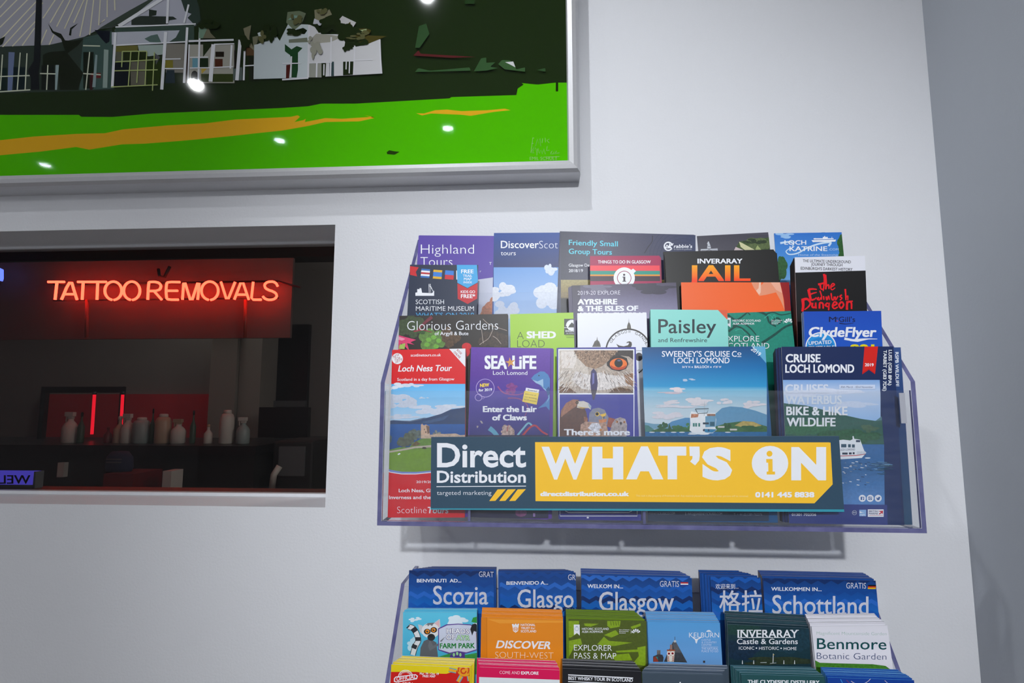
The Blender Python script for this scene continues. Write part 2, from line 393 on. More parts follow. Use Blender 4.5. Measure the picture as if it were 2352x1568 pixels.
# ceiling downlights
for i, (lx, ly, lw, ld, la) in enumerate(LAMPS):
    where = ['above the leaflet racks', 'left of the one above the racks', 'second from the racks', 'second from the picture', 'farthest to the left',
             'third from the racks', 'third from the picture', 'above the window', 'added unseen at the far back, turned to the racks'][i]
    r = empty('ceiling_downlight', (lx, ly, CEIL), 'small round white ceiling spotlight ' + where, 'ceiling light', 'ceiling spotlights mirrored in the picture glass')
    MB().lathe((lx, ly, CEIL - 0.006), [(0.030, 0.0), (0.042, 0.0), (0.042, 0.006), (0.030, 0.006)], 28).build('bezel', MBEZ, r)
    MB().lathe((lx, ly, CEIL - 0.0078), [(0.025, 0.0), (0.025, 0.0015)], 24).build('lens', MLENS, r)
r = empty('fill_light_panel', (-0.4, -3.4, CEIL), 'flat white rectangular fill light panel added unseen at the back of the ceiling', 'ceiling light')
MB().box((-1.0, -3.7, CEIL - .012), (0.2, -3.1, CEIL - .0005)).build('frame', MBEZ, r); MB().box((-0.97, -3.67, CEIL - .016), (0.17, -3.13, CEIL - .0125)).build('diffuser', MDIFF, r)  # made-up fixture body around the added area light
# =================================================================== WINDOW AND DARK ROOM BEHIND
def pane():
    r = tag(MB().box((-1.75, RV, ZB), (XW, RV + 0.006, ZT)).build('window_1', MGLASSW), kind='structure')
    m = MB()
    for a, b in (((-1.75, RV - 0.004, ZT - 0.004), (XW, RV + 0.012, ZT + 0.004)), ((-1.75, RV - 0.004, ZB - 0.004), (XW, RV + 0.012, ZB + 0.005)),
                 ((XW - 0.003, RV - 0.004, ZB), (XW + 0.003, RV + 0.012, ZT))): m.box(a, b)
    m.build('glazing_bead', MW, r)
    MB().box((-1.75, RV + 0.012, ZB - 0.02), (XW, RV + 0.058, ZB + 0.004)).build('inner_sill', MBROWN, r)
pane()
YB = 1.75
struct('wall_far', (XL - 0.1, YB, 0), (XR + 0.1, YB + 0.1, CEIL), MGREYW)
struct('wall_far_left', (XL - 0.1, RV + 0.04, 0), (XL, YB, CEIL), MDARK)
struct('wall_far_right', (0.35, RV + 0.04, 0), (0.45, YB, CEIL), MDARK)
# dark lintel across the top of the view
a = at(0, 600, 1.3); struct('trim_1', (XL, 1.3, a.z), (0.35, 1.4, CEIL), MDARK)
# red dado panel, pillar
a = at(95, 905, YB - 0.02); b = at(592, 1060, YB - 0.02); struct('trim_2', (a.x, YB - 0.02, b.z), (b.x, YB, a.z), MREDW)
a = at(482, 640, 1.55); b = at(538, 1200, 1.55); struct('trim_3', (at(480, 900, 1.55).x, 1.55, 0), (at(540, 900, 1.55).x, YB, a.z + .3), MPILL)
struct('trim_4', (at(547, 900, 1.57).x, 1.57, 0), (at(597, 900, 1.57).x, YB, a.z + .3), MPILL)
# dark doorway beside the pillar
dr = MB().box((at(596, 900, 1.72).x, 1.72, 0), (at(704, 900, 1.72).x, 1.749, at(650, 745, 1.72).z)).build('door_1', MBLACK); tag(dr, kind='structure')
MB().box((at(601, 930, 1.70).x, 1.70, at(650, 934, 1.70).z), (at(700, 930, 1.70).x, 1.722, at(650, 920, 1.70).z)).build('door_rail', MGREYP, dr)
# back counter
ZC = at(400, 1022, 1.12).z
ct = empty('back_counter', (-0.9, 1.3, 0), 'long black counter with bottles on it behind the glass', 'counter')
MB().box((at(-250, 1022, 1.1).x, 1.1, ZC - 0.03), (at(588, 1022, 1.1).x, 1.53, ZC)).build('worktop', MBLACK, ct)
MB().box((at(-250, 1022, 1.14).x, 1.14, 0), (at(586, 1022, 1.14).x, 1.52, ZC - 0.03)).build('base_unit', MDARK, ct)
# bottles: px centre, px top, half width px, profile kind, material, cap material, words
def bottle(u, vt, hw, kind, m, mc, label, Y=1.2):
    P = at(u, 1022, Y); x = P.x; zt = at(u, vt, Y).z; h = zt - ZC; r = at(u + hw, 1000, Y).x - at(u, 1000, Y).x
    o = empty('bottle', (x, Y, ZC), label, 'bottle', 'bottles on the counter behind the glass')
    if kind == 's':      # spray bottle
        MB().lathe((x, Y, ZC), [(r * .9, 0), (r, .004), (r, h * .5), (r * .75, h * .62), (r * .36, h * .72), (r * .36, h * .78)]).build('body', m, o)
        q = MB(); q.box((x - r * .8, Y - r * .3, ZC + h * .86), (x + r * .5, Y + r * .3, ZC + h)); q.box((x - r * .35, Y - r * .25, ZC + h * .78), (x + r * .35, Y + r * .25, ZC + h * .86))
        q.box((x - r * .75, Y - r * .12, ZC + h * .68), (x - r * .5, Y + r * .12, ZC + h * .86)); q.build('spray_head', mc, o, 0.001)
    elif kind == 't':    # tall with slim neck
        MB().lathe((x, Y, ZC), [(r * .9, 0), (r, .004), (r, h * .52), (r * .6, h * .62), (r * .3, h * .72), (r * .3, h * .86)]).build('body', m, o)
        MB().lathe((x, Y, ZC + h * .86), [(r * .36, 0), (r * .36, h * .11), (r * .2, h * .14)]).build('cap', mc, o)
    else:                # squat jar with rounded top
        MB().lathe((x, Y, ZC), [(r * .92, 0), (r, .004), (r, h * .74), (r * .8, h * .86), (r * .5, h * .9)]).build('body', m, o)
        MB().lathe((x, Y, ZC + h * .88), [(r * .55, 0), (r * .55, h * .1), (r * .4, h * .12)]).build('cap', mc, o)
bottle(158, 946, 15, 's', MWHITEP, MWHITEP, 'pale spray bottle leftmost on the counter, inside the black frame outline')
bottle(183, 946, 7, 't', MGREENP, MBLACK, 'slim dark green bottle just left of the left red tube')
bottle(246, 980, 8, 't', MREDP, MREDP, 'small red lit bottle just right of the left red tube')
bottle(272, 955, 11, 't', MAMBER, MWHITEP, 'tan bottle in front of the right red tube, left of a white spray bottle')
bottle(291, 950, 14, 's', MWHITEP, MWHITEP, 'white spray bottle just right of the right red tube')
bottle(322, 958, 17, 'j', MTEALP, MWHITEP, 'wide grey teal bottle with a white top, right of the red tubes')
bottle(347, 938, 5, 't', MGREENP, MBLACK, 'slim green bottle left of the tall cream bottle')
bottle(372, 950, 16, 'j', MAMBER, MWHITEP, 'wide cream bottle with a tan base, middle of the counter')
bottle(408, 962, 15, 's', MWHITEP, MAMBER, 'short cream spray bottle between the wide cream one and a slim green one')
bottle(441, 942, 6, 't', MGREENP, MBLACK, 'slim green bottle standing alone left of the pillar')
bottle(477, 974, 9, 't', MWHITEP, MAMBER, 'small white bottle in front of the left edge of the pillar')
bottle(519, 941, 15, 'j', MWHITEP, MWHITEP, 'tallest white rounded bottle in front of the pillar')
bottle(557, 958, 14, 's', MTEALP, MWHITEP, 'grey teal spray bottle at the right end of the counter')
# black frame standing on the counter
fr = empty('black_frame', at(190, 1022, 1.42), 'large black rectangular frame standing at the left of the counter', 'frame')
m = MB(); A = at(100, 888, 1.42); B = at(285, 902, 1.42)
m.box((A.x, 1.41, B.z), (B.x, 1.43, A.z)); m.box((A.x, 1.41, ZC), (A.x + .022, 1.43, B.z)); m.box((B.x - .012, 1.41, ZC), (B.x, 1.43, B.z))
m.build('frame_rail', MBLACK, fr)
# red tubes
def rtube(p, q, label):
    A = at(*p, 1.36); B = at(*q, 1.36); B.z = max(B.z, ZC)
    r = empty('red_light_tube', B, label, 'light tube', 'red glowing tubes behind the glass')
    MB().tube([B, A], 0.006, 10).build('tube', MNEONR, r)
    MB().lathe((A.x, A.y, A.z), [(.008, 0), (.008, .012)]).build('end_cap', MBLACK, r)
rtube((217, 906), (211, 997), 'upright glowing red tube inside the black frame, left one of the two')
rtube((282, 906), (277, 997), 'upright glowing red tube right of the other, its foot hidden by bottles')
tag(MB().box(at(133, 1062, 1.12), at(155, 1094, 1.139)).build('switch_plate', MWHITEP), 'small white double switch plate on the dark counter front', 'switch')
# things under and beside the counter
def clutter(name, u0, v0, u1, v1, Y, d, m, label, cat):
    A = at(u0, v0, Y); B = at(u1, v1, Y)
    return tag(MB().box((A.x, Y, B.z), (B.x, Y + d, A.z)).build(name, m, bevel=0.006), label, cat)
def bag():
    A = at(246, 1036, 0.98); B = at(304, 1082, 0.98); Y = 0.98
    r = empty('holdall', (0.5 * (A.x + B.x), Y, B.z), 'dark navy bag with pale lettering, in front of the counter', 'bag')
    n = MB(); w = (B.x - A.x) / 2; cx = (A.x + B.x) / 2; h = A.z - B.z
    n.lathe((0, 0, 0), [(w * .9, 0), (w, h * .2), (w * .95, h * .7), (w * .6, h)], 20)
    n.v = [(cx + x, Y + y * .5, B.z + z) for x, y, z in n.v]; n.build('body', MNAVY, r)
    n = MB()
    for k in (0.45, 0.6): n.box((cx - w * .6, Y - w * .5, B.z + h * k), (cx + w * .5, Y - w * .46, B.z + h * (k + .06)))
    n.build('lettering', MGREYP, r); return B.z
bz = bag()
A = at(255, 1082, 0.95); B = at(318, 1134, 0.95)
st = empty('red_stool', (0.5 * (A.x + B.x), 1.0, 0), 'dark red box stool below the navy bag', 'stool')
MB().box((A.x, 0.92, bz - 0.10), (B.x, 1.06, bz - 0.001)).build('seat', MREDP, st)
for sx in (A.x + .012, B.x - .012):
    for sy in (.93, 1.05): MB().tube([(sx, sy, 0), (sx, sy, bz - .1)], .01).build('leg', MBLACK, st)
A = at(355, 1085, 0.9); B = at(402, 1150, 0.9)
tr_ = empty('tool_trolley', ((A.x + B.x) / 2, 0.98, 0), 'pale plastic trolley below the counter, middle of the window', 'trolley')
MB().box((A.x, .9, B.z), (B.x, 1.05, B.z + .012)).build('tray', MGREYP, tr_)
MB().box((A.x, .94, B.z + .012), (A.x + .03, 1.0, A.z)).build('box', MWHITEP, tr_)
MB().tube([((A.x + B.x) / 2, .98, 0), ((A.x + B.x) / 2, .98, B.z)], .015).build('stem', MGREYP, tr_)
A = at(603, 1012, 1.2); B = at(716, 1130, 1.2); A.x = at(588, 1022, 1.1).x + .012
mc_ = empty('treatment_machine', ((A.x + B.x) / 2, 1.3, 0), 'dark boxy machine with a grey face right of the pillar', 'machine')
MB().box((A.x, 1.2, 0), (B.x, 1.5, A.z)).build('body', MDARK, mc_, 0.01)
MB().box((A.x + .03, 1.19, B.z + .06), (B.x - .03, 1.202, A.z - .02)).build('front_panel', MGREYP, mc_)
MB().tube([(A.x + .02, 1.17, B.z + .02), (A.x + .035, 1.15, B.z + .07), (A.x + .05, 1.16, B.z + .1)], .012).build('handpiece', MWHITEP, mc_)
A = at(590, 935, 1.4); B = at(705, 1005, 1.4)
mo = empty('monitor', ((A.x + B.x) / 2, 1.41, B.z), 'black screen standing on the dark machine by the doorway', 'screen')
MB().box((A.x + .01, 1.4, B.z), (B.x, 1.43, A.z)).build('screen', MBLACK, mo)
MB().box(((A.x + B.x) / 2 - .03, 1.41, at(590, 1012, 1.2).z), ((A.x + B.x) / 2 + .03, 1.43, B.z)).build('stand', MBLACK, mo)
# ---- neon sign
YN = 1.22
def neon():
    r = empty('neon_sign', at(375, 690, YN), 'glowing red neon sign reading TATTOO REMOVALS behind the glass', 'neon sign')
    def arc(cx, cy, rx, ry, a0, a1, n=22): return [(cx + rx * math.cos(math.radians(a0 + (a1 - a0) * i / n)), cy + ry * math.sin(math.radians(a0 + (a1 - a0) * i / n))) for i in range(n + 1)]
    T, Bm = 462, 582
    G = [('T', [[(325, T), (435, T)], [(385, T), (372, Bm)]]),
         ('A', [[(415, Bm), (425, 560), (450, 500), (470, T + 5), (485, T + 5), (497, 510), (520, Bm)], [(432, 545), (505, 545)]]),
         ('T', [[(525, T), (615, T)], [(562, T), (555, Bm)]]),
         ('T', [[(610, T), (718, T)], [(660, T), (655, Bm)]]),
         ('O', [arc(765, 522, 57, 62, 100, 445)]), ('O', [arc(890, 522, 55, 62, 100, 445)]),
         ('R', [[(998, Bm), (1003, T + 5), (1012, T), (1060, T), (1085, 478), (1088, 500), (1070, 522), (1008, 524)], [(1040, 524), (1092, Bm)]]),
         ('E', [[(1215, T + 2), (1135, T), (1122, 475), (1122, 570), (1135, Bm), (1205, Bm)], [(1125, 522), (1200, 522)]]),
         ('M', [[(1232, Bm), (1240, T + 8), (1250, T + 8), (1285, Bm), (1298, Bm), (1335, T + 8), (1345, T + 8), (1335, Bm)]]),
         ('O', [arc(1417, 522, 57, 62, 100, 445)]),
         ('V', [[(1492, T), (1528, 575), (1542, 575), (1588, T)]]),
         ('A', [[(1582, Bm), (1625, T + 8), (1642, T + 8), (1680, Bm)], [(1600, 548), (1668, 548)]]),
         ('L', [[(1710, T), (1698, 570), (1710, Bm), (1765, Bm)]]),
         ('S', [[(1875, 492), (1862, 465), (1825, 458), (1790, 470), (1785, 495), (1805, 515), (1850, 528), (1872, 550), (1862, 575), (1825, 585), (1790, 578), (1775, 560)]])]
    for ch, strokes in G:
        m = MB()
        for st_ in strokes:
            pts = st_
            if len(pts) > 5 and ch in 'SRE':
                q = [pts[0]]
                for i in range(1, len(pts) - 1):
                    a, b, c = pts[i - 1], pts[i], pts[i + 1]
                    q += [(b[0] * .7 + a[0] * .3, b[1] * .7 + a[1] * .3), (b[0] * .7 + c[0] * .3, b[1] * .7 + c[1] * .3)]
                pts = q + [pts[-1]]
            m.tube([at(x / 2.94, 490 + y / 2.94, YN) for x, y in pts], 0.0050, 8)
        o = m.build('letter_tube', MNEON, r)
    m = MB(); m.box(at(122, 688.5, YN + .03), at(640, 686, YN + .036)); m.box(at(122, 650.5, YN + .03), at(640, 648, YN + .036)); m.build('mounting_rail', MBLACK, r)
    for u in (200, 564):
        MB().tube([at(u, 688, YN + .034), at(u - 1, 775, YN + .034)], .007).build('support_rod', mat('red_rod', (150, 60, 45), 0.4) if u == 200 else bpy.data.materials['red_rod'], r)
    MB().tube([at(640, 646, YN), at(690, 660, YN + .05)], .004).build('cable', MREDP, r)
    q = MB(); q.tube([at(364, 618, YN + .03), at(366, 634, YN + .02), at(378, 636, YN + .02), at(390, 612, YN + .03)], .006); q.build('hook', MDARK, r)
    MB().box((at(60, 0, YN + .055).x, YN + .055, at(300, 778, YN + .055).z), (at(700, 0, YN + .055).x, YN + .07, at(300, 598, YN + .055).z)).build('backing_panel', MPANEL, r)
neon()
# ---- blue neon at the edge of the view
r = empty('blue_neon_sign', at(-20, 640, 1.2), 'blue neon sign cut off by the left edge of the photo', 'neon sign')
MB().tube([at(-60, 617, 1.2), at(-4, 617, 1.2), at(4, 620, 1.2), at(4, 640, 1.2), at(2, 645, 1.2)], .006).build('letter_tube', MNEONB, r)
MB().box(at(-70, 650, 1.225), at(2, 654, 1.235)).build('mounting_rail', MBLACK, r)
# ---- small lit message sign, seen from behind so its lettering is reversed
def led():
    Y = 0.128; zb = ZB + 0.004
    a = at(-90, 1081, Y); b = at(84, 1081, Y); H = at(40, 1082, Y).z - zb
    ex = Vector((1, 0, 0)); es = Vector((0, 0, 1))
    r = empty('message_sign', Vector((a.x, Y, zb)), 'small blue lit sign with reversed letters WELC on the sill behind the glass', 'sign')
    MB().box((a.x, Y, zb), (b.x, Y + .012, zb + H)).build('lit_panel', MLED, r)
    sh = Sheet(Vector((a.x, Y - .0008, zb)), ex, es, b.x - a.x, H, (20, 20, 60)); sh.k(0, 780, 2.94)
    sh.t('WELC', -75, 972, 280, 58, (22, 20, 70), 0.02, mir=True)
    me = bpy.data.meshes.new('lettering'); vs = []; fs = []
    for p, z in sh.tris:
        n = len(vs); vs += [tuple(sh.mw @ Vector((q[0], q[1], 0))) for q in p]; fs.append(tuple(range(n, n + len(p))))
    me.from_pydata(vs, [], fs); me.materials.append(MBLACK); o = bpy.data.objects.new('lettering', me); COL.objects.link(o); o.parent = r; o.matrix_parent_inverse = r.matrix_world.inverted()
    m = MB(); m.box((a.x, Y - .003, zb), (b.x, Y + .014, zb + .006)); m.box((b.x - .002, Y - .003, zb), (b.x + .002, Y + .014, zb + H)); m.build('rim', MGREYP, r)
led()
# =================================================================== FRAMED PICTURE
YP = -0.034
def picture():
    tl = at(-900, -700, YP); br = at(1313, 380, YP)
    x0, x1 = tl.x, at(1311, 200, YP).x; z0, z1 = at(650, 398, YP).z, at(500, -640, YP).z
    zi = 0.5 * (at(0, 415, YP).z + at(1310, 380, YP).z)
    rot = math.atan2(at(1310, 380, YP).z - at(0, 415, YP).z, at(1310, 380, YP).x - at(0, 415, YP).x)
    ex = Vector((math.cos(rot), 0, math.sin(rot))); es = Vector((-math.sin(rot), 0, math.cos(rot)))
    BR = at(1312.5, 379, YP); W = 1.62; H = 1.08
    O = BR - ex * W
    r = empty('framed_picture', O, 'large framed print of a pale house behind dark trees and a bright green lawn', 'picture')
    A = Sheet(O - Vector((0, -0.004, 0)), ex, es, W, H, (30, 46, 18), thick=0.002, layer=0.00002)
    A.k(0, 0, 3.336)
    dk = (30, 46, 18)
    A.p((168, 168, 178), [(-2000, -900), (1900, -900), (1260, 0), (860, 212), (760, 222), (640, 285), (380, 345), (-2000, 420)])
    ry = (222, 218, 188)
    for l_ in ([(140, -100), (0, 60)], [(230, -100), (0, 130)], [(290, -80), (0, 210)], [(345, -60), (0, 310)], [(330, 20), (20, 360)], [(285, 150), (95, 355)], [(265, 215), (170, 350)],
               [(490, -100), (330, 140)], [(545, -100), (385, 175)], [(590, -100), (435, 205)], [(640, -100), (495, 220)], [(690, -100), (565, 175)], [(690, -100), (612, 280)], [(728, -80), (688, 268)],
               [(775, -80), (757, 195), (805, 150)], [(824, -60), (822, 132)], [(878, -40), (882, 80)], [(360, 228), (305, 355)], [(415, 265), (378, 345)]):
        A.l(ry, 9, l_)
    A.p((48, 60, 52), [(-2000, 420), (0, 362), (380, 345), (640, 285), (860, 215), (880, 690), (0, 715), (-2000, 760)])
    A.p((66, 90, 84), [(640, 290), (860, 240), (870, 680), (610, 690), (620, 500)])
    A.p((18, 24, 36), [(725, 230), (845, 240), (840, 320), (815, 335), (780, 300)])
    for q in ([(370, 180), (410, 240), (470, 260), (500, 310), (560, 315), (760, 282), (640, 300), (600, 350), (520, 410), (640, 560), (600, 690), (460, 690), (440, 500), (330, 500), (330, 420), (380, 400), (500, 390), (470, 300), (400, 250)],
              [(530, 270), (540, 215), (600, 180), (550, 225), (545, 275)], [(0, 300), (40, 280), (20, 340), (0, 350)]): A.p((24, 32, 18), q)
    A.p((110, 124, 158), [(68, 400), (115, 402), (95, 695), (60, 695)])
    A.r((14, 34, 30), 0, 520, 55, 700); A.r((14, 30, 34), 105, 515, 200, 690); A.r((20, 26, 22), 320, 500, 420, 690); A.r((20, 30, 18), 640, 400, 720, 680)
    A.r((110, 40, 40), 700, 560, 775, 600); A.r((60, 26, 28), 690, 580, 712, 690)
    cr = (208, 214, 190)
    for l_ in ([(22, 420), (5, 690)], [(158, 405), (135, 690)], [(210, 410), (195, 690)], [(0, 588), (245, 580)], [(370, 500), (360, 690)], [(310, 565), (430, 568)], [(690, 400), (660, 690)], [(640, 565), (775, 575)], [(0, 705), (235, 690)], [(640, 352), (770, 355)]): A.l(cr, 9, l_)
    A.p((150, 170, 170), [(430, 500), (455, 500), (440, 690), (425, 690)]); A.p((150, 168, 160), [(800, 380), (835, 385), (825, 675), (790, 675)]); A.p((140, 160, 160), [(735, 420), (750, 425), (735, 670), (710, 670)])
    A.p((22, 26, 30), [(296, -400), (334, -400), (312, 470), (300, 560), (306, 690), (240, 690), (240, 600), (215, 545), (262, 470)])
    A.p((62, 74, 64), [(860, 212), (1100, 90), (1260, -30), (1200, -30), (1000, 80), (760, 222)])
    # house
    A.p((188, 190, 202), [(1260, -60), (1500, -60), (1505, 200), (880, 235)])
    A.p((64, 84, 74), [(890, 215), (1490, 190), (1490, 330), (1270, 330), (880, 260)])
    A.p((192, 196, 206), [(860, 250), (1380, 235), (1350, 290), (1290, 330), (860, 345)])
    A.p((50, 60, 54), [(1010, 150), (1080, 125), (1330, 130), (1360, 150), (1300, 160), (1290, 195), (1010, 195)]); A.p((44, 56, 48), [(1145, 75), (1205, 85), (1200, 120), (1145, 130)])
    A.p((50, 66, 58), [(1380, -30), (1500, -30), (1530, 60), (1540, 160), (1500, 200), (1440, 140), (1470, 110), (1420, 90)])
    A.p((92, 116, 108), [(1110, 300), (1160, 275), (1210, 265), (1240, 330), (1150, 325)])
    A.r((110, 108, 52), 890, 352, 1060, 400); A.p((168, 184, 176), [(1060, 350), (1260, 345), (1250, 420), (1140, 435), (1070, 400)])
    A.r((96, 98, 84), 890, 400, 1000, 480); A.r((34, 46, 14), 950, 400, 1130, 465); A.r((20, 26, 34), 885, 485, 1000, 670); A.r((104, 102, 88), 1005, 470, 1125, 660); A.r((40, 56, 14), 1128, 470, 1240, 660)
    A.p((90, 92, 96), [(1190, 410), (1230, 440), (1200, 500)])
    A.r((136, 132, 122), 1275, 340, 1430, 560); A.r((128, 120, 40), 1270, 465, 1330, 525); A.p((40, 54, 62), [(1280, 540), (1340, 540), (1345, 640), (1270, 640)])
    A.r((172, 170, 158), 1455, 345, 1800, 640); A.r((44, 20, 18), 1428, 390, 1450, 640); A.r((108, 160, 176), 1478, 450, 1520, 525); A.r((24, 44, 20), 1530, 450, 1600, 520)
    A.p((34, 48, 20), [(1560, 330), (1640, 335), (1560, 440)]); A.r((82, 40, 24), 1650, 455, 1710, 515); A.r((34, 26, 16), 1655, 400, 1720, 440); A.c((22, 28, 22), 1495, 590, 28, 45); A.p((196, 168, 70), [(1545, 530), (1590, 530), (1550, 570)])
    A.r((54, 66, 26), 1545, 570, 1790, 632); A.p((92, 104, 100), [(1790, 520), (1860, 520), (1860, 620), (1790, 620)]); A.r((30, 22, 18), 1798, 390, 1812, 530); A.r((28, 32, 20), 1910, 440, 1985, 620); A.r((92, 66, 40), 1890, 370, 1960, 430)
    wh = (236, 238, 242)
    for w_, l_ in ((26, [(915, 205), (1225, 10), (1330, -60)]), (18, [(1296, -60), (1285, 185)]), (14, [(1450, 40), (1415, 180)]), (10, [(890, 212), (1505, 188)]), (20, [(890, 255), (866, 675)]), (24, [(1275, 250), (1245, 690)]), (18, [(1440, 215), (1415, 640)]),
                   (10, [(890, 352), (1425, 325)]), (14, [(1450, 320), (1795, 310)]), (10, [(1455, 345), (1445, 640)]), (14, [(1535, 250), (1525, 632)]), (30, [(1640, 345), (1618, 630)]), (14, [(1780, 350), (1770, 530)]), (26, [(1845, 310), (1820, 620)]), (14, [(1880, 360), (1872, 620)]),
                   (26, [(2000, 320), (1990, 610)]), (8, [(1645, 345), (1800, 340)]), (8, [(1270, 458), (1390, 456)]), (8, [(1270, 530), (1410, 530)]), (8, [(1460, 445), (1600, 443)]), (8, [(1640, 522), (1790, 516)]), (8, [(1460, 527), (1640, 524)]), (8, [(1880, 510), (2050, 500)])): A.l(wh, w_, l_)
    yg = (176, 190, 120)
    for l_ in ([(890, 480), (1215, 462)], [(885, 548), (1215, 540)], [(1010, 400), (990, 665)], [(1072, 400), (1055, 640)], [(1132, 400), (1118, 660)], [(1190, 405), (1175, 700)], [(945, 400), (1130, 398)], [(945, 400), (940, 520)], [(860, 672), (1215, 655)]): A.l(yg, 8, l_)
    A.p((120, 150, 128), [(1530, 215), (1610, 215), (1560, 300), (1530, 300)]); A.p((118, 116, 92), [(1600, 210), (1620, 260), (1660, 300), (1560, 300)])
    A.p((128, 124, 98), [(1870, 225), (1930, 200), (1915, 300), (1960, 400), (1900, 350)]); A.p((120, 120, 96), [(1940, 290), (1985, 280), (1975, 350), (1950, 400)])
    # right part
    A.k(650, 0, 3.336)
    A.p((198, 208, 210), [(-190, 260), (-115, 235), (-60, 260), (-20, 320), (45, 190), (200, 195), (205, 600), (-220, 612), (-215, 350), (-160, 340)])
    A.p(dk, [(-200, 230), (-120, 235), (-110, 320), (-200, 345), (-140, 260)])
    A.p((110, 122, 96), [(40, 100), (130, 90), (180, 110), (150, 190), (90, 240), (30, 180)]); A.p((130, 165, 150), [(40, 160), (90, 125), (145, 130), (90, 155)])
    A.p((110, 118, 98), [(40, 230), (120, 250), (125, 285), (40, 280)]); A.p((116, 122, 104), [(50, 310), (190, 295), (195, 330), (50, 335)])
    A.p((30, 70, 36), [(20, 345), (70, 385), (110, 360), (155, 375), (120, 410), (120, 540), (110, 600), (70, 600), (60, 430), (20, 400)]); A.p((84, 30, 24), [(30, 505), (62, 500), (52, 608), (28, 608)])
    A.p(dk, [(90, 240), (160, 220), (190, 240), (170, 270), (110, 260)])
    A.p((206, 206, 208), [(205, 195), (260, 220), (300, 270), (440, 270), (560, 330), (745, 310), (765, 570), (205, 600)])
    A.p((150, 152, 142), [(205, 490), (300, 490), (300, 600), (205, 600)])
    A.p((160, 158, 146), [(225, 300), (260, 265), (370, 275), (460, 290), (370, 330), (260, 340), (225, 400)])
    A.p((128, 126, 100), [(245, 85), (300, 75), (310, 110), (360, 80), (380, 120), (330, 140), (290, 200), (250, 160)])
    A.p((190, 192, 200), [(245, 150), (310, 180), (290, 205), (235, 190)]); A.p((198, 196, 196), [(415, 180), (460, 130), (565, 180), (520, 250), (470, 230)])
    for q in ([(310, 150), (400, 130), (450, 190), (470, 250), (550, 240), (610, 290), (640, 350), (540, 370), (470, 400), (480, 330), (440, 270), (380, 230), (340, 260), (300, 220)],
              [(300, 490), (335, 490), (330, 595), (300, 595)], [(465, 480), (545, 478), (540, 580), (465, 585)], [(235, 195), (270, 190), (300, 250), (280, 262)]): A.p((34, 44, 24), q)
    A.p((80, 74, 34), [(490, 200), (520, 175), (530, 230), (640, 225), (680, 240), (660, 280), (800, 285), (640, 350), (560, 320), (510, 300), (520, 230), (495, 225)])
    A.p((160, 176, 130), [(585, 240), (645, 230), (640, 265), (610, 280)]); A.r((58, 76, 78), 360, 480, 395, 590)
    for w_, l_ in ((14, [(205, 200), (198, 600)]), (12, [(375, 292), (368, 592)]), (12, [(555, 345), (547, 580)]), (12, [(745, 310), (755, 565)]), (8, [(205, 490), (380, 485)]), (8, [(550, 470), (690, 465)]), (8, [(0, 495), (140, 492)]), (12, [(70, 440), (65, 600)]), (12, [(265, 490), (262, 600)]), (10, [(320, 500), (318, 585)]), (9, [(490, 480), (488, 540)]), (9, [(515, 475), (512, 570)]), (12, [(0, 618), (200, 605)])): A.l((214, 214, 218), w_, l_)
    A.p((52, 82, 48), [(1045, 210), (1100, 190), (1125, 270), (1050, 375), (1015, 375)]); A.p((90, 36, 38), [(1000, 435), (1040, 395), (1060, 420), (1480, 445), (1300, 452)])
    A.p((56, 88, 52), [(1015, 560), (1040, 530), (1130, 550), (1430, 525), (1440, 550)]); A.p((56, 88, 52), [(1465, 555), (1520, 455), (1560, 450), (1560, 490), (1630, 485), (1590, 520), (1650, 530), (1560, 550)])
    A.p((60, 92, 54), [(1650, 500), (1680, 468), (1740, 470), (1790, 540), (1855, 525), (1855, 558), (1700, 540)]); A.p((210, 210, 212), [(1703, 485), (1765, 480), (1782, 525), (1735, 500)]); A.r((40, 66, 34), 1395, 12, 1470, 40)
    A.p((52, 82, 48), [(1945, 545), (2010, 530), (2010, 558)])
    for q in ((520, 265, 90, 50, 3), (345, 175, 60, 40, 4), (440, 215, 40, 40, 5), (600, 330, 50, 26, 6), (100, 255, 60, 24, 7), (-90, 250, 50, 60, 8), (-280, 330, 40, 50, 9), (500, 380, 30, 24, 10), (-560, 200, 60, 40, 11)): A.cl((34, 46, 22), q[0], q[1], q[2], q[3], 0, 12, q[4])
    for q in ((560, 300, 60, 16, 12), (620, 270, 40, 20, 13), (110, 150, 40, 40, 14), (310, 110, 36, 30, 15), (-150, 290, 30, 40, 16)): A.cl((96, 96, 62), q[0], q[1], q[2], q[3], 0, 8, q[4])
    for q in ((270, 400, 40, 60, 17), (230, 330, 30, 30, 18)): A.cl((150, 150, 136), q[0], q[1], q[2], q[3], 0, 8, q[4])
    lw = (80, 188, 4)
    A.k(0, 0, 3.336)
    A.p(lw, [(-4000, 890), (620, 890), (640, 905), (880, 906), (1180, 880), (2168, 838), (2368, 825), (2470, 805), (2730, 805), (3450, 765), (3460, 755), (3958, 740), (3968, 690), (4013, 660), (3998, 648), (4118, 660), (4258, 645), (4500, 645), (4500, 1600), (-4000, 1600)])
    og = (226, 172, 36)
    A.p(og, [(-4000, 1300), (0, 1085), (280, 1055), (600, 1035), (820, 1030), (960, 1000), (1300, 970), (1580, 955), (1820, 925), (2240, 905), (2290, 893), (2308, 905), (2265, 945), (2335, 930), (2352, 920), (2345, 945), (2500, 915), (2630, 920), (2860, 905), (2800, 893), (2875, 915), (2760, 940), (2500, 945), (2370, 975), (2170, 1010), (1980, 1030), (1800, 1050), (1550, 1075), (1380, 1090), (1120, 1110), (950, 1115), (700, 1155), (600, 1135), (330, 1170), (0, 1200), (-4000, 1420)])
    A.k(650, 0, 3.336)
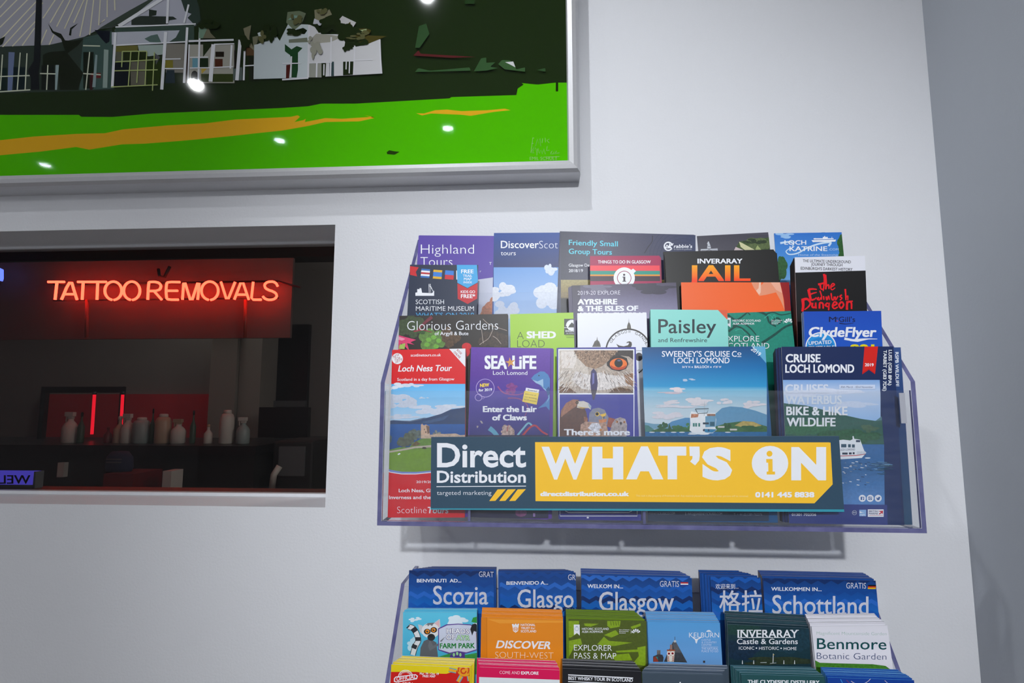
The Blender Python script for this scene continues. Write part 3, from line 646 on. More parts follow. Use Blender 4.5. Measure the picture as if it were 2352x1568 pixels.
    A.p(og, [(1025, 878), (1085, 880), (1170, 855), (1260, 850), (1370, 862), (1570, 855), (1700, 843), (1745, 855), (1620, 868), (1440, 898), (1370, 890), (1140, 880), (1070, 895)])
    A.p((34, 62, 14), [(800, 1175), (820, 1160), (860, 1168), (900, 1172), (860, 1195), (805, 1190)]); A.r((26, 40, 12), 2090, 645, 2108, 712)
    sg = (150, 190, 120)
    for l_ in ([(1915, 1065), (1900, 1180), (1925, 1180)], [(1912, 1065), (1925, 1068)], [(1905, 1110), (1920, 1108)], [(1935, 1130), (1950, 1075), (1960, 1110), (1970, 1070), (1975, 1130)], [(1990, 1070), (1985, 1105)], [(2008, 1065), (2012, 1100)], [(2040, 1075), (2022, 1085), (2040, 1105)],
               [(1905, 1170), (1925, 1130), (1915, 1175), (1935, 1140), (1945, 1180), (1955, 1145), (1965, 1185), (1975, 1160), (1985, 1190), (2000, 1150), (2010, 1190)], [(2025, 1130), (2020, 1165), (2040, 1160)], [(1945, 1200), (1950, 1150)], [(2050, 1180), (2062, 1165), (2050, 1190), (2070, 1190), (2075, 1170), (2082, 1190), (2095, 1165), (2092, 1185), (2118, 1180)], [(2010, 1212), (2118, 1210)]): A.l(sg, 3, l_)
    A.t('EMIL SCHULT', 1892, 1235, 210, 24, sg, -0.008)
    me = A.mesh('printed_sheet', MPOSTER); o = bpy.data.objects.new('printed_sheet', me); COL.objects.link(o); o.parent = r; o.matrix_world = A.mw; o.matrix_parent_inverse = r.matrix_world.inverted(); o.matrix_basis = A.mw
    # aluminium moulding: cross section (outwards, towards viewer)
    prof = [(-0.006, 0.004), (-0.004, 0.008), (0.003, 0.011), (0.009, 0.009), (0.013, 0.003), (0.014, -0.004), (0.014, 0.034 - 0.068), (-0.004, 0.034 - 0.068)]
    nrm = Vector((0, -1, 0)); cs = [(O, Vector((-1, -1))), (O + ex * W, Vector((1, -1))), (O + ex * W + es * H, Vector((1, 1))), (O + es * H, Vector((-1, 1)))]
    for i in range(4):
        m = MB(); vs = []
        for c, d in (cs[i], cs[(i + 1) % 4]):
            for o_, z in prof: vs.append(c + ex * d[0] * o_ + es * d[1] * o_ + nrm * z)
        n = len(prof); m.add(vs, [(k, (k + 1) % n, n + (k + 1) % n, n + k) for k in range(n)] + [tuple(range(n)), tuple(range(2 * n - 1, n - 1, -1))])
        m.build('frame_side', MALU, r)
    g = MB(); c = [O, O + ex * W, O + ex * W + es * H, O + es * H]; g.add([p + nrm * 0.0005 for p in c] + [p - nrm * 0.0015 for p in c], [(0, 1, 2, 3), (7, 6, 5, 4), (0, 4, 5, 1), (1, 5, 6, 2), (2, 6, 7, 3), (3, 7, 4, 0)]); g.build('glazing', MGLASSP, r)
picture()
# =================================================================== LEAFLET RACKS
ALPHA = math.radians(3.0)
YR = {1: -0.088, 2: -0.125, 3: -0.155, 4: -0.186}          # where the foot of each upper tier's front leaflet stands
ZF4 = at(883, 1188, YR[4]).z
ZF = {4: ZF4, 3: ZF4 + 0.058, 2: ZF4 + 0.118, 1: ZF4 + 0.172}
DROP = 0.503                                                # the lower rack hangs this far below
YFR = -0.198
LOWY = {1: -0.024, 2: -0.020, 3: -0.028, 4: -.04}
RXL = at(872, 1195, YFR - .004).x - .003; RXR = at(2115, 1208, YFR - .004).x + .006
def rack(dz, label, low=False):
    YY = {k: YR[k] + (LOWY[k] if low else 0) for k in YR}
    xl, xr = RXL, RXR; yf = -0.245 if low else YFR
    zb = ZF4 - 0.006 - dz
    P = (-0.115, 1.5835) if not low else (-0.085, 1.20); Q = (-0.200, 1.4695) if not low else (-0.14, 1.12)
    sl = (P[1] - Q[1]) / (P[0] - Q[0]); zt = P[1] + sl * (yf - P[0])
    zk = at(937, 1314, -.035).z + DROP - dz; yk = yf + (zk - zt) / sl; zbk = zk
    r = empty('leaflet_rack', ((xl + xr) / 2, -0.003, zb), label, 'leaflet rack', 'clear wall racks of leaflets')
    F = [1, 1, 1, 1, 1, 1]
    for x in (xl, xr - .005):
        m = MB(); m.prism_x([(yf - .004, zb), (yf - .004, zt), (yk, zk), (-0.003, zk), (-0.003, zb)], x, x + .005, 0, 1); m.build('side_panel', [MACR, MEDGE], r)
    m = MB(); m.box((xl + .005, -0.006, zb), (xr - .005, -0.003, zbk - .03), [1, 1, 0, 1, 0, 1]); m.build('back_panel', [MACR, MEDGE], r)
    m = MB(); m.box((xl + .005, yf - .004, zb), (xr - .005, -0.0065, zb + .005), [0, 0, 1, 1, 1, 1]); m.build('base_panel', [MACR, MEDGE], r)
    fz = at(1480, 897, YFR).z - dz
    m = MB(); m.box((xl + .0055, yf - .004, zb + .0055), (xr - .0055, yf - .001, fz), [1, 0, 0, 1, 0, 1]); m.build('front_panel', [MACRF, MEDGE], r)
    tl = 0.0
    for i, zt_ in ((1, at(1200, 672, YR[1] - .013).z), (2, at(1170, 738, YR[2] - .013).z - .02), (3, ZF[3] + .06)):
        y = YY[i] - (.0112 if low else .0118); z0 = ZF[i] - dz; za = ZF[i + 1] - dz + .006; zb_ = z0 + .022 if low else max(zt_ - dz, z0 + .04)
        m = MB(); m.prism_x([(y - .0025, za), (y, za), (y + tl * (zb_ - za), zb_), (y - .0025 + tl * (zb_ - za), zb_)], xl + .0055, xr - .0055); m.build('tier_divider', [MACR, MEDGE], r)
        m = MB(); m.box((xl + .0055, y + .003 + tl * (z0 - za), z0 - .005), (xr - .0055, YY[i - 1] - .0195 if i > 1 else -.0065, z0 - .0005), 0); m.build('tier_shelf', [MACR, MEDGE], r)
    for u in (1078, 1479):
        x = at(u, 1150, YFR).x; m = MB(); m.box((x - .0015, yf - .0005, zb + .0055), (x + .0015, yf + .004, zb + .03)); m.build('pocket_divider', [MEDGE], r)
    m = MB(); a = at(2066, 902, YFR - .006); b = at(2084, 972, YFR - .006); m.box((a.x, yf - .0045, b.z - dz), (b.x, yf - .0055, a.z - dz)); m.build('tag_holder', [mat('tag_plastic', (170, 172, 182), .3)], r)
    return r
rack(0, 'upper clear plastic wall rack holding four tiers of leaflets above the yellow banner')
rack(DROP, 'lower clear plastic wall rack cut off by the bottom of the photo', True)

def leaf(tier, TL, TR, base, label, name='leaflet', low=False, ahead=0.0, pages=0.002, edge=(222, 224, 230), copies=None, lean=0.0, cat=None, skew=1.0, turn=0.0, free=False):
    y = YR[tier] - ahead; z0 = ZF[tier] - (DROP if low else 0)
    if low: y += LOWY[tier]
    al = ALPHA + math.radians(lean)
    es0 = Vector((0, math.sin(al), math.cos(al))); n0 = Vector((0, -math.cos(al), math.sin(al)))
    P0 = Vector((0, y, z0)); A = onp(TL[0], TL[1], P0, n0); B = onp(TR[0], TR[1], P0, n0)
    ex = Vector((1, 0, 0)).lerp((B - A).normalized(), skew).normalized(); W = (B - A).length
    if turn: ex = (ex + n0.cross(ex) * math.tan(math.radians(turn))).normalized()
    es = n0.cross(ex).normalized()
    zt = min(A.z, A.z + ex.z * W); H = (zt - z0) / es.z
    O = A - es * H
    s = Sheet(O, ex, es, W, H, base, edge=edge)
    s.free = free
    s.meta = (name, label, cat or name, low, pages, edge, copies, tier)
    return s
PENDING = []
def done(s, what): PENDING.append((s, what))
def xs_of(s):
    q = [s.O.x, (s.O + s.es * s.H).x, (s.O + s.ex * s.W).x, (s.O + s.ex * s.W + s.es * s.H).x]
    return max(q[0], q[1]), min(q[0], q[1]), min(q[2], q[3]), max(q[2], q[3])
def place_all():
    info = []
    for s, what in PENDING:
        cp = s.meta[6]; lo_, l0, r0, r1 = xs_of(s)
        deep = s.meta[4] + .001 + (cp[0] * cp[3] if cp else 0)
        info.append(dict(s=s, what=what, l=l0, r=r1, f=s.O.y, b=s.O.y + deep, lb=RXL + .0056, rb=RXR - .0056))
    for i, a in enumerate(info):
        for c in info[:i]:
            if a['s'].meta[3] != c['s'].meta[3] or a['s'].meta[7] != c['s'].meta[7]: continue
            if a['f'] > c['b'] + .0006 or c['f'] > a['b'] + .0006: continue
            p, q = (a, c) if a['l'] + a['r'] < c['l'] + c['r'] else (c, a)
            if p['r'] <= q['l']: bd = (p['r'] + q['l']) / 2
            else: bd = q['l'] if q['f'] < p['f'] else p['r']
            if p['s'].free: p['rb'] = min(p['rb'], (q['s'].O + q['s'].es * q['s'].H).x - .0008)
            else: p['rb'] = min(p['rb'], bd - .0003)
            q['lb'] = max(q['lb'], min(q['l'], bd + .0003) if p['s'].free else bd + .0003)
    for d in info:
        s = d['s']; cut_l = max(0, d['lb'] - d['l']); cut_r = max(0, d['r'] - d['rb'])
        if cut_l or cut_r: s.crop(cut_l, cut_r)
        build_leaf(s, d['what'], d['lb'], d['rb'])
def build_leaf(s, what, lb, rb):
    name, label, cat, low, pages, edge, copies, tier = s.meta
    grp = 'leaflets in the lower rack' if low else 'leaflets in the upper rack'
    r = empty(name, label=label, cat=cat, group=grp, mw=s.mw)
    o = bpy.data.objects.new('cover', s.mesh('cover', MPRINT)); COL.objects.link(o); o.parent = r
    me = plain_box_mesh('inner_pages', s.W - .0012, s.H - .0012, -pages - .0005, -.0005, edge, edge, MPAPER)
    p = bpy.data.objects.new('inner_pages', me); COL.objects.link(p); p.parent = r; p.location = (.0006, .0006, 0)
    if copies:
        n, dx, ds, th, ed = copies[:5]; jit = copies[5] if len(copies) > 5 else 0.0006
        mes = [plain_box_mesh(name, s.W, s.H, -th * .86, 0, s.base, e, MPRINT) for e in ed]
        rnd = random.Random(len(label) * 7 + n); _, l0, _, r1 = xs_of(s); tilt = s.n.z / s.es.z
        for k in range(1, n + 1):
            c = bpy.data.objects.new(name, mes[k % len(mes)]); COL.objects.link(c)
            up = ds * k + rnd.uniform(0, jit); sd = dx * k + rnd.uniform(-jit, jit); back = pages + .0008 + th * (k - 1)
            a0 = max(sd, lb - l0); a1 = min(s.W + sd, s.W + rb - r1)
            mw = s.mw.copy(); mw.translation = s.O - s.n * back + s.es * ((back + th) * tilt + .0003) + s.ex * a0
            c.matrix_world = mw @ Matrix.Diagonal(((a1 - a0) / s.W, (s.H + up - back * tilt) / s.H, 1, 1))
            tag(c, 'spare copy stacked behind the ' + what, cat, 'spare copies behind the ' + what)
    return r
W_ = (238, 240, 246); NV = (22, 36, 66)
C1, C2, C3, C4, C5, C6 = (870, 520), (1270, 520), (1660, 520), (860, 780), (1260, 780), (1680, 780)
C7, C8, C9, C10, C11, C12 = (860, 970), (1260, 970), (1690, 970), (880, 1280), (1280, 1280), (1680, 1280)
def px(C, x, y): return (C[0] + x / 5.227, C[1] + y / 5.227)
# ------------------------------------------------ upper rack, back tier
s = leaf(1, px(C1, 405, 108), px(C1, 1480, 116), (86, 62, 165), 'purple booklet headed Highland Tours, top left of the upper rack', 'booklet', ahead=-.0088, copies=(2, 0, .0005, .0015, [(120, 110, 150)])).k(*C1)
s.p((200, 204, 222), [(380, 760), (1225, 632), (1500, 592), (1500, 1700), (380, 1700)], .02)
s.cl((186, 108, 62), 1360, 1010, 120, 140, .3, 22, 4); s.c((176, 98, 56), 1330, 1200, 110, 300, .35)
s.t('Highland', 505, 325, 638, 108, W_, -.012); s.t('Tours', 500, 472, 385, 105, W_, -.012); s.t('T', 1325, 460, 30, 32, W_); s.t('r', 1215, 550, 15, 26, W_)
done(s, 'purple Highland Tours booklet')
s = leaf(1, px(C1, 1383, 78), px(C1, 2310, 72), (14, 62, 140), 'dark blue booklet with a cloudy sky picture, second in the top row', 'booklet', ahead=-.0042).k(*C1)
s.g([(0, (8, 66, 150)), (1, (20, 44, 104))], 1380, 70, 2320, 488)
s.g([(0, (112, 162, 224)), (.55, (168, 196, 232)), (1, (202, 212, 228))], 1380, 490, 2320, 1700)
s.cl((226, 230, 240), 1480, 800, 140, 90, .08, 14, 2); s.cl((222, 228, 240), 2090, 850, 190, 120, .08, 16, 3); s.cl((214, 224, 240), 2060, 530, 70, 60, .08, 8, 5); s.cl((206, 214, 230), 1520, 980, 160, 90, .05, 10, 8)
s.t('Discover', 1465, 260, 455, 88, W_, .012); s.t('Scot', 1925, 262, 225, 88, (220, 226, 240), -.015); s.t('tours', 1465, 345, 180, 52, W_, .0)
done(s, 'dark blue booklet under the cloudy sky cover')
s = leaf(1, px(C2, 95, 62), px(C2, 1745, 105), (66, 68, 90), 'wide grey slate booklet headed Friendly Small Group Tours in turquoise', 'booklet', ahead=.003, copies=(2, -.001, .0006, .0012, [(200, 200, 190), (60, 62, 80)])).k(*C2)
s.g([(0, (58, 60, 78)), (.3, (84, 84, 104)), (.6, (68, 68, 92)), (1, (52, 62, 96))], 95, 40, 1760, 640, .06, True)
for k in range(7): s.ring((48, 54, 84), 1560, 380, 150 + 42 * k, 5, 180, 300)
s.curve((40, 42, 58), 10, [(1195, 110), (1190, 180), (1140, 250), (1100, 320)])
s.g([(0, (170, 158, 110)), (.45, (138, 118, 74)), (.5, (60, 56, 50)), (1, (40, 42, 48))], 95, 640, 1760, 1100, .18)
cy = (96, 214, 236)
s.t('Friendly Small', 190, 222, 590, 62, cy, .012, .03); s.t('Group Tours', 190, 328, 518, 62, cy, .012, .02); s.t('Glasgow De', 190, 482, 248, 36, W_, .005); s.t('2018/19', 190, 548, 170, 36, W_, .01)
s.ring(W_, 1385, 238, 48, 16, 30, 350); s.p(W_, [(1340, 262), (1368, 215), (1385, 235), (1400, 215), (1422, 250), (1430, 262)]); s.p((66, 68, 92), [(1360, 250), (1370, 235), (1380, 252)]); s.curve(W_, 12, [(1395, 205), (1415, 225), (1445, 205)])
s.t("rabbie's", 1450, 258, 220, 42, W_, .02, 0, .15); s.t('for beyond the guidebooks', 1452, 280, 215, 14, (200, 204, 214), .0)
done(s, 'wide grey slate booklet')
s = leaf(1, (1600, 542.0), (1764.5, 533.2), (74, 72, 84), 'dark grey leaflet with a white line drawing of a building, fourth in the top row', ahead=.007, copies=(2, .0012, .0, .0012, [(40, 42, 48)])).k(*C2)
s.g([(0, (66, 64, 76)), (1, (88, 86, 96))], 1700, 100, 2700, 500, .03)
g = (196, 200, 208)
s.p(g, [(1772, 330), (1775, 265), (1850, 268), (1852, 255), (1858, 215), (1850, 208), (1862, 180), (1872, 180), (1882, 208), (1896, 240), (1896, 262), (1978, 258), (1976, 330)])
for l_ in ([(1790, 330), (1876, 275), (1960, 330)], [(1772, 268), (1978, 262)], [(1780, 290), (1970, 285)], [(1860, 240), (1896, 238)], [(1872, 300), (1872, 330)]): s.l((74, 72, 84), 6, l_)
s.c((74, 72, 84), 1877, 302, 10)
s.k(*C3)
s.p((62, 84, 42), [(200, 180), (300, 165), (560, 130), (560, 330), (110, 340)], .35); s.cl((88, 104, 62), 420, 210, 140, 60, .3, 16, 6); s.cl((40, 56, 32), 380, 180, 120, 30, .3, 10, 12)
s.p((206, 204, 160), [(195, 182), (235, 200), (410, 295), (300, 310), (215, 245)]); s.p((206, 188, 190), [(120, 320), (155, 245), (290, 300), (290, 330), (120, 330)]); s.p((160, 172, 112), [(415, 225), (475, 295), (385, 290)]); s.p((210, 200, 190), [(505, 295), (530, 280), (550, 300)])
done(s, 'dark grey leaflet with a building drawing')
s = leaf(1, px(C3, 615, 82), px(C3, 1455, 68), (44, 116, 200), 'bright blue leaflet with a white steamship drawing, right end of the top row', ahead=.004, copies=(4, .0018, -.0006, .0016, [(60, 110, 60), (30, 90, 170)])).k(*C3)
s.g([(0, (44, 112, 200)), (.6, (74, 146, 220)), (1, (120, 176, 226))], 600, 60, 1500, 700)
s.cl((150, 190, 232), 760, 110, 130, 30, .05, 6, 3); s.cl((44, 92, 44), 1470, 200, 70, 130, .35, 18, 2); s.cl((40, 88, 36), 1440, 320, 50, 80, .35, 10, 3); s.cl((44, 92, 48), 680, 520, 80, 140, .35, 18, 4)
s.curve((200, 224, 244), 26, [(690, 200), (800, 185), (850, 210), (830, 240)], .3); s.curve((206, 228, 246), 10, [(800, 265), (760, 300), (800, 335), (900, 320), (1010, 260), (1150, 210), (1290, 190), (1270, 235)], 2.5)
s.t('LOCH', 740, 218, 262, 52, W_, .02); s.t('KATRINE', 800, 295, 455, 56, W_, .02); s.t('.COM', 1270, 288, 120, 26, (190, 214, 240)); s.t('Home of the Steamship', 905, 352, 480, 22, (190, 214, 236), 0, .0, .2)
s.p(W_, [(1065, 165), (1360, 158), (1350, 182), (1080, 188)]); s.r(W_, 1090, 142, 1330, 156); s.r(W_, 1200, 126, 1260, 146); s.p(W_, [(1218, 118), (1226, 112), (1234, 150), (1212, 150)]); s.l(W_, 5, [(1110, 140), (1112, 165)]); s.l(W_, 5, [(1310, 125), (1308, 160)]); s.l((60, 120, 200), 5, [(1095, 160), (1340, 154)])
done(s, 'bright blue steamship leaflet')
# ------------------------------------------------ upper rack, second tier
s = leaf(2, px(C1, 375, 458), px(C1, 1195, 462), (16, 34, 64), 'navy leaflet with a row of signal flags above a white ship outline', copies=(5, -.0022, -.0004, .0016, [(14, 28, 54), (20, 40, 70), (190, 196, 205)])).k(*C1)
s.p((206, 24, 34), [(375, 475), (480, 490), (445, 545), (460, 598), (375, 580)])
for x, y, cs in ((500, 505, [(40, 110, 190), W_, (190, 30, 44), W_, (40, 110, 190)]), (645, 518, [(226, 176, 20), (44, 124, 214), (44, 124, 214), (226, 176, 20)]), (785, 525, [(44, 124, 214), (206, 26, 44)])):
    n = len(cs); h = 106 / n
    for i, c in enumerate(cs): s.p(c, [(x + 14 - i * 2, y + i * h), (x + 118 - i * 2, y + 8 + i * h), (x + 114 - i * 2, y + 8 + (i + 1) * h), (x + 8 - i * 2, y + (i + 1) * h)])
s.p(W_, [(930, 530), (945, 525), (945, 640), (932, 635)])
s.p((58, 166, 226), [(936, 440), (1178, 440), (1192, 668), (1065, 738), (944, 676)]); s.p((196, 18, 36), [(944, 682), (1065, 744), (1192, 674), (1198, 858), (1068, 930), (948, 868)])
s.t('FREE', 988, 562, 150, 46, W_, .03); s.t('TRAIL', 1010, 606, 112, 30, W_, .01); s.t('MAP', 1022, 646, 92, 32, W_, .01); s.t('INSIDE', 1018, 682, 100, 24, W_, .01); s.t('KIDS GO', 984, 800, 172, 32, W_, .02); s.t('FREE*', 986, 860, 172, 46, W_, .03)
s.p(W_, [(440, 795), (462, 790), (462, 752), (490, 752), (490, 740), (510, 740), (520, 795), (640, 800), (665, 770), (665, 832), (440, 832)]); s.l(W_, 6, [(602, 690), (606, 795)]); s.l(W_, 5, [(612, 690), (655, 785)]); s.l(W_, 4, [(600, 700), (655, 775)]); s.l(W_, 4, [(620, 690), (625, 795)])
s.t('SCOTTISH', 444, 932, 340, 54, W_, -.005); s.t('MARITIME MUSEUM', 446, 1012, 697, 54, W_, -.005); s.t("WHAT'S ON 2019", 446, 1088, 697, 52, (70, 170, 226), .0)
done(s, 'navy signal flag leaflet')
s = leaf(2, px(C2, 445, 354), px(C2, 1278, 350), (166, 16, 78), 'magenta leaflet headed Things to do in Glasgow with coloured stripes', ahead=-.003, edge=(226, 205, 212), copies=(5, .0012, -.0006, .0012, [(150, 20, 66), (226, 190, 200)])).k(*C2)
s.r((240, 62, 76), 440, 468, 1290, 532); s.r((12, 146, 128), 440, 532, 1290, 576); s.r((226, 150, 30), 440, 576, 1290, 594); s.r((52, 26, 44), 440, 596, 1290, 655)
s.t('THINGS TO DO IN GLASGOW', 540, 444, 634, 38, W_, .02); s.c(W_, 856, 618, 128); s.p(W_, [(910, 545), (962, 505), (998, 535), (945, 585)]); s.c((150, 30, 70), 856, 618, 86); s.c(W_, 856, 618, 78)
s.c((44, 30, 44), 855, 580, 13); s.p((44, 30, 44), [(836, 602), (868, 602), (868, 652), (878, 652), (878, 662), (834, 662), (834, 652), (846, 652), (846, 612), (836, 612)])
done(s, 'magenta striped leaflet')
s = leaf(2, (1527.3, 586.5), (1784.5, 581.0), (27, 26, 25), 'black booklet with JAIL in large orange capitals', 'booklet', ahead=-.001, copies=(7, 0, .0011, .0010, [(40, 40, 38), (170, 172, 168), (30, 30, 28)])).k(*C2)
s.t('INVERARAY', 1735, 444, 540, 58, W_, .035)
s.t('JAIL', 1608, 655, 765, 190, (255, 172, 10), .03, c2=(250, 60, 14))
done(s, 'black JAIL booklet')
s = leaf(2, px(C3, 800, 372), px(C3, 1708, 350), (26, 25, 26), 'black leaflet with red brush lettering under a white band', ahead=.004, lean=-7, copies=(9, -.0016, -.0010, .0014, [(36, 34, 34), (60, 60, 60)], .0003)).k(*C3)
s.p((232, 233, 242), [(780, 340), (1730, 320), (1730, 528), (780, 556)])
for t_, x, y, w in (('THE ULTIMATE UNDERGROUND', 962, 428, 576), ('JOURNEY THROUGH', 1060, 470, 378), ("EDINBURGH'S DARKEST HISTORY", 936, 518, 622)): s.t(t_, x, y, w, 34, (34, 32, 36), .012, .025)
rd = (236, 22, 34)
for w, q, tp in ((28, [(1215, 570), (1222, 640), (1205, 775)], .5), (26, [(1145, 695), (1190, 685), (1245, 668)], .6), (24, [(1170, 700), (1178, 745), (1200, 755)], .6), (28, [(1230, 580), (1240, 690), (1235, 755)], .7), (18, [(1240, 720), (1270, 700), (1275, 750)], .8), (18, [(1295, 730), (1340, 700), (1320, 685), (1295, 720), (1310, 760), (1350, 735)], .6),
                 (34, [(1030, 755), (1045, 830), (1060, 890)], .8), (26, [(1030, 755), (1080, 750), (1130, 755)], .5), (22, [(1050, 815), (1090, 800), (1130, 790)], .5), (24, [(1065, 885), (1105, 870), (1125, 850)], .5),
                 (20, [(1155, 850), (1135, 870), (1160, 880), (1180, 850)], .8), (18, [(1165, 770), (1185, 830), (1185, 880)], .7), (18, [(1210, 835), (1215, 880)], .8), (18, [(1240, 840), (1250, 880), (1270, 835), (1280, 880)], .8), (18, [(1300, 800), (1310, 870), (1330, 880), (1335, 840)], .8), (18, [(1350, 840), (1355, 880), (1385, 835)], .8), (18, [(1430, 820), (1405, 840), (1430, 860), (1405, 885)], .8), (22, [(1470, 750), (1475, 820), (1478, 885)], .7), (18, [(1480, 850), (1500, 835), (1500, 885)], .8),
                 (38, [(960, 880), (965, 950), (955, 1020)], .7), (34, [(945, 885), (1010, 870), (1050, 915), (1030, 960), (980, 1000)], .4), (26, [(1075, 915), (1075, 965), (1110, 965), (1115, 915), (1120, 985)], .7), (24, [(1160, 985), (1165, 920), (1200, 925), (1205, 985)], .8), (22, [(1260, 915), (1230, 945), (1270, 960), (1275, 915), (1270, 1005)], .8), (22, [(1320, 955), (1370, 925), (1340, 905), (1315, 955), (1340, 985), (1380, 965)], .7), (24, [(1430, 900), (1395, 940), (1420, 980), (1450, 940), (1430, 900)], .8), (28, [(1490, 1000), (1495, 915), (1540, 910), (1545, 990)], .7), (26, [(1480, 910), (1560, 895)], .6)):
    s.curve(rd, w, q, tp)
done(s, 'black leaflet with red brush lettering')
s = leaf(2, px(C2, 228, 708), px(C2, 1528, 670), (84, 78, 104), 'grey violet booklet headed Ayrshire and the Isles, in front of the magenta leaflet', 'booklet', ahead=.007, copies=(3, -.0018, -.0006, .0012, [(46, 42, 56)])).k(*C2)
s.g([(0, (72, 66, 84)), (.35, (96, 90, 118)), (1, (150, 146, 178))], 200, 640, 1560, 1100, .04); s.g([(0, (52, 46, 60)), (1, (76, 72, 100))], 200, 640, 330, 1100, .04); s.cl((112, 108, 130), 560, 745, 200, 40, .06, 8, 3); s.cl((58, 54, 72), 1200, 740, 240, 50, .06, 10, 5)
s.t('2019-20 EXPLORE', 296, 820, 512, 46, (222, 220, 232), -.005, -.008); s.t('AYRSHIRE', 296, 938, 476, 66, W_, .05, -.008); s.t('& THE ISLES OF', 296, 1018, 728, 64, W_, .05, -.006); s.t('ARRAN & CUMBRAE', 300, 1098, 820, 64, W_, .05, -.004)
done(s, 'grey violet booklet')
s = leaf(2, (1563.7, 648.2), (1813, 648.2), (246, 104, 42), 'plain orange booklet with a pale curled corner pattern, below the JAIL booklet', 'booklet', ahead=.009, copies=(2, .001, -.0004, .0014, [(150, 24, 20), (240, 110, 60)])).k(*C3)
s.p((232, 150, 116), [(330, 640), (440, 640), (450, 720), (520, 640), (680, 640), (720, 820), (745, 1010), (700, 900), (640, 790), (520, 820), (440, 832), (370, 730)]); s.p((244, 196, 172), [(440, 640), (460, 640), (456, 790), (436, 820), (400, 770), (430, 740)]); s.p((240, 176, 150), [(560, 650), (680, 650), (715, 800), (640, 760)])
s.p((150, 18, 22), [(680, 640), (820, 640), (820, 1100), (750, 1100), (735, 880), (705, 740)])
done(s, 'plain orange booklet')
# ------------------------------------------------ upper rack, third tier
s = leaf(3, px(C1, 230, 1072), px(C1, 1548, 1048), (34, 28, 24), 'dark floral booklet headed Glorious Gardens, left end of third row', 'booklet', copies=(2, .0012, -.0012, .0014, [(30, 30, 32)])).k(*C1)
s.r((36, 30, 26), 220, 1040, 1560, 1600, .12); s.cl((58, 74, 44), 380, 1200, 150, 100, .4, 26, 2); s.cl((92, 130, 56), 640, 1370, 130, 100, .35, 30, 3); s.cl((84, 62, 40), 860, 1330, 110, 90, .5, 24, 9); s.cl((60, 46, 36), 1380, 1360, 150, 100, .5, 20, 11)
for q in ((600, 1360), (660, 1330), (720, 1370), (690, 1440), (580, 1420)): s.c((112, 172, 60), q[0], q[1], 32, 26, .12)
s.cl((54, 88, 40), 500, 1250, 80, 40, .3, 10, 7)
for q in ([(225, 1300), (330, 1330), (450, 1360), (380, 1390), (430, 1420), (340, 1400), (370, 1500), (290, 1410), (230, 1400)], [(225, 1340), (270, 1350), (260, 1480), (225, 1490)]): s.p((222, 58, 112), q, .12)
s.p((240, 150, 180), [(240, 1320), (320, 1350), (280, 1370), (235, 1360)]); s.p((170, 196, 90), [(250, 1420), (320, 1400), (310, 1470), (240, 1470)], .1)
s.l((112, 40, 52), 44, [(640, 1085), (560, 1150), (470, 1240)], .2, .6); s.l((150, 40, 60), 20, [(420, 1260), (530, 1240), (640, 1270)], .2, .3); s.c((206, 24, 34), 1055, 1440, 56, 44, .1); s.c((206, 24, 34), 1055, 1500, 40, 60, .1)
for q in ([(1235, 1230), (1245, 1330), (1258, 1400)], [(1370, 1240), (1320, 1340), (1250, 1390), (1210, 1420)], [(1370, 1315), (1420, 1350), (1470, 1410)], [(1250, 1110), (1330, 1180), (1430, 1215), (1540, 1250)]): s.curve((176, 160, 150), 6, q)
s.t('Glorious Gardens', 342, 1245, 1092, 108, W_, -.014, -.008); s.t('of Argyll & Bute', 672, 1305, 405, 42, W_, .012, -.002)
done(s, 'dark floral booklet')
s = leaf(3, (1171.5, 721.3), (1335, 717), (160, 206, 52), 'lime green leaflet headed A SHED LOAD, second in third row', ahead=-.001).k(*C1)
s.t('A', 1660, 1350, 80, 84, (40, 44, 40), -.02); s.t('SHED', 1775, 1342, 352, 84, W_, .05); s.t('LOAD', 1662, 1448, 330, 84, (40, 44, 40), -.02)
s.k(*C2); s.r((52, 58, 52), 135, 1108, 330, 1300); s.c(W_, 228, 1190, 62); 
for i in range(16):
    a = math.radians(180 + i * 12); s.l(W_, 12, [(228 + 56 * math.cos(a), 1190 + 56 * math.sin(a)), (228 + 72 * math.cos(a), 1190 + 72 * math.sin(a))])
s.p((52, 58, 52), [(180, 1215), (200, 1180), (228, 1150), (262, 1185), (280, 1215)]); s.r(W_, 135, 1212, 330, 1218)
s.t('THE', 210, 1240, 40, 14, W_); s.t('ENGINE SHED', 152, 1265, 190, 22, W_, .02); s.t('AN INSPIRING PLACE', 160, 1288, 150, 12, W_); s.l((70, 90, 30), 4, [(150, 1312), (300, 1310)]); s.l((70, 90, 30), 4, [(160, 1332), (300, 1330)])
done(s, 'lime green leaflet')
s = leaf(3, px(C2, 290, 1040), px(C2, 1180, 1036), (236, 238, 246), 'white leaflet with a goose in a round badge and a church dome', ahead=.003, edge=(205, 210, 222), copies=(4, -.0012, -.0008, .0014, [(205, 210, 222), (232, 234, 240)])).k(*C2)
s.p((96, 92, 84), [(470, 1445), (485, 1415), (500, 1380), (524, 1362), (530, 1320), (536, 1362), (556, 1380), (568, 1412), (575, 1445)], .3); s.l((70, 68, 62), 5, [(490, 1412), (568, 1412)])
s.p((96, 92, 84), [(888, 1228), (892, 1190), (900, 1165), (908, 1150), (911, 1100), (914, 1150), (926, 1165), (934, 1190), (940, 1228)], .3)
s.ring((52, 46, 44), 905, 1500, 268, 18, 170, 370); s.arct('GLASGOW GANDER', 905, 1500, 222, 205, 352, 34, (60, 54, 52), 0)
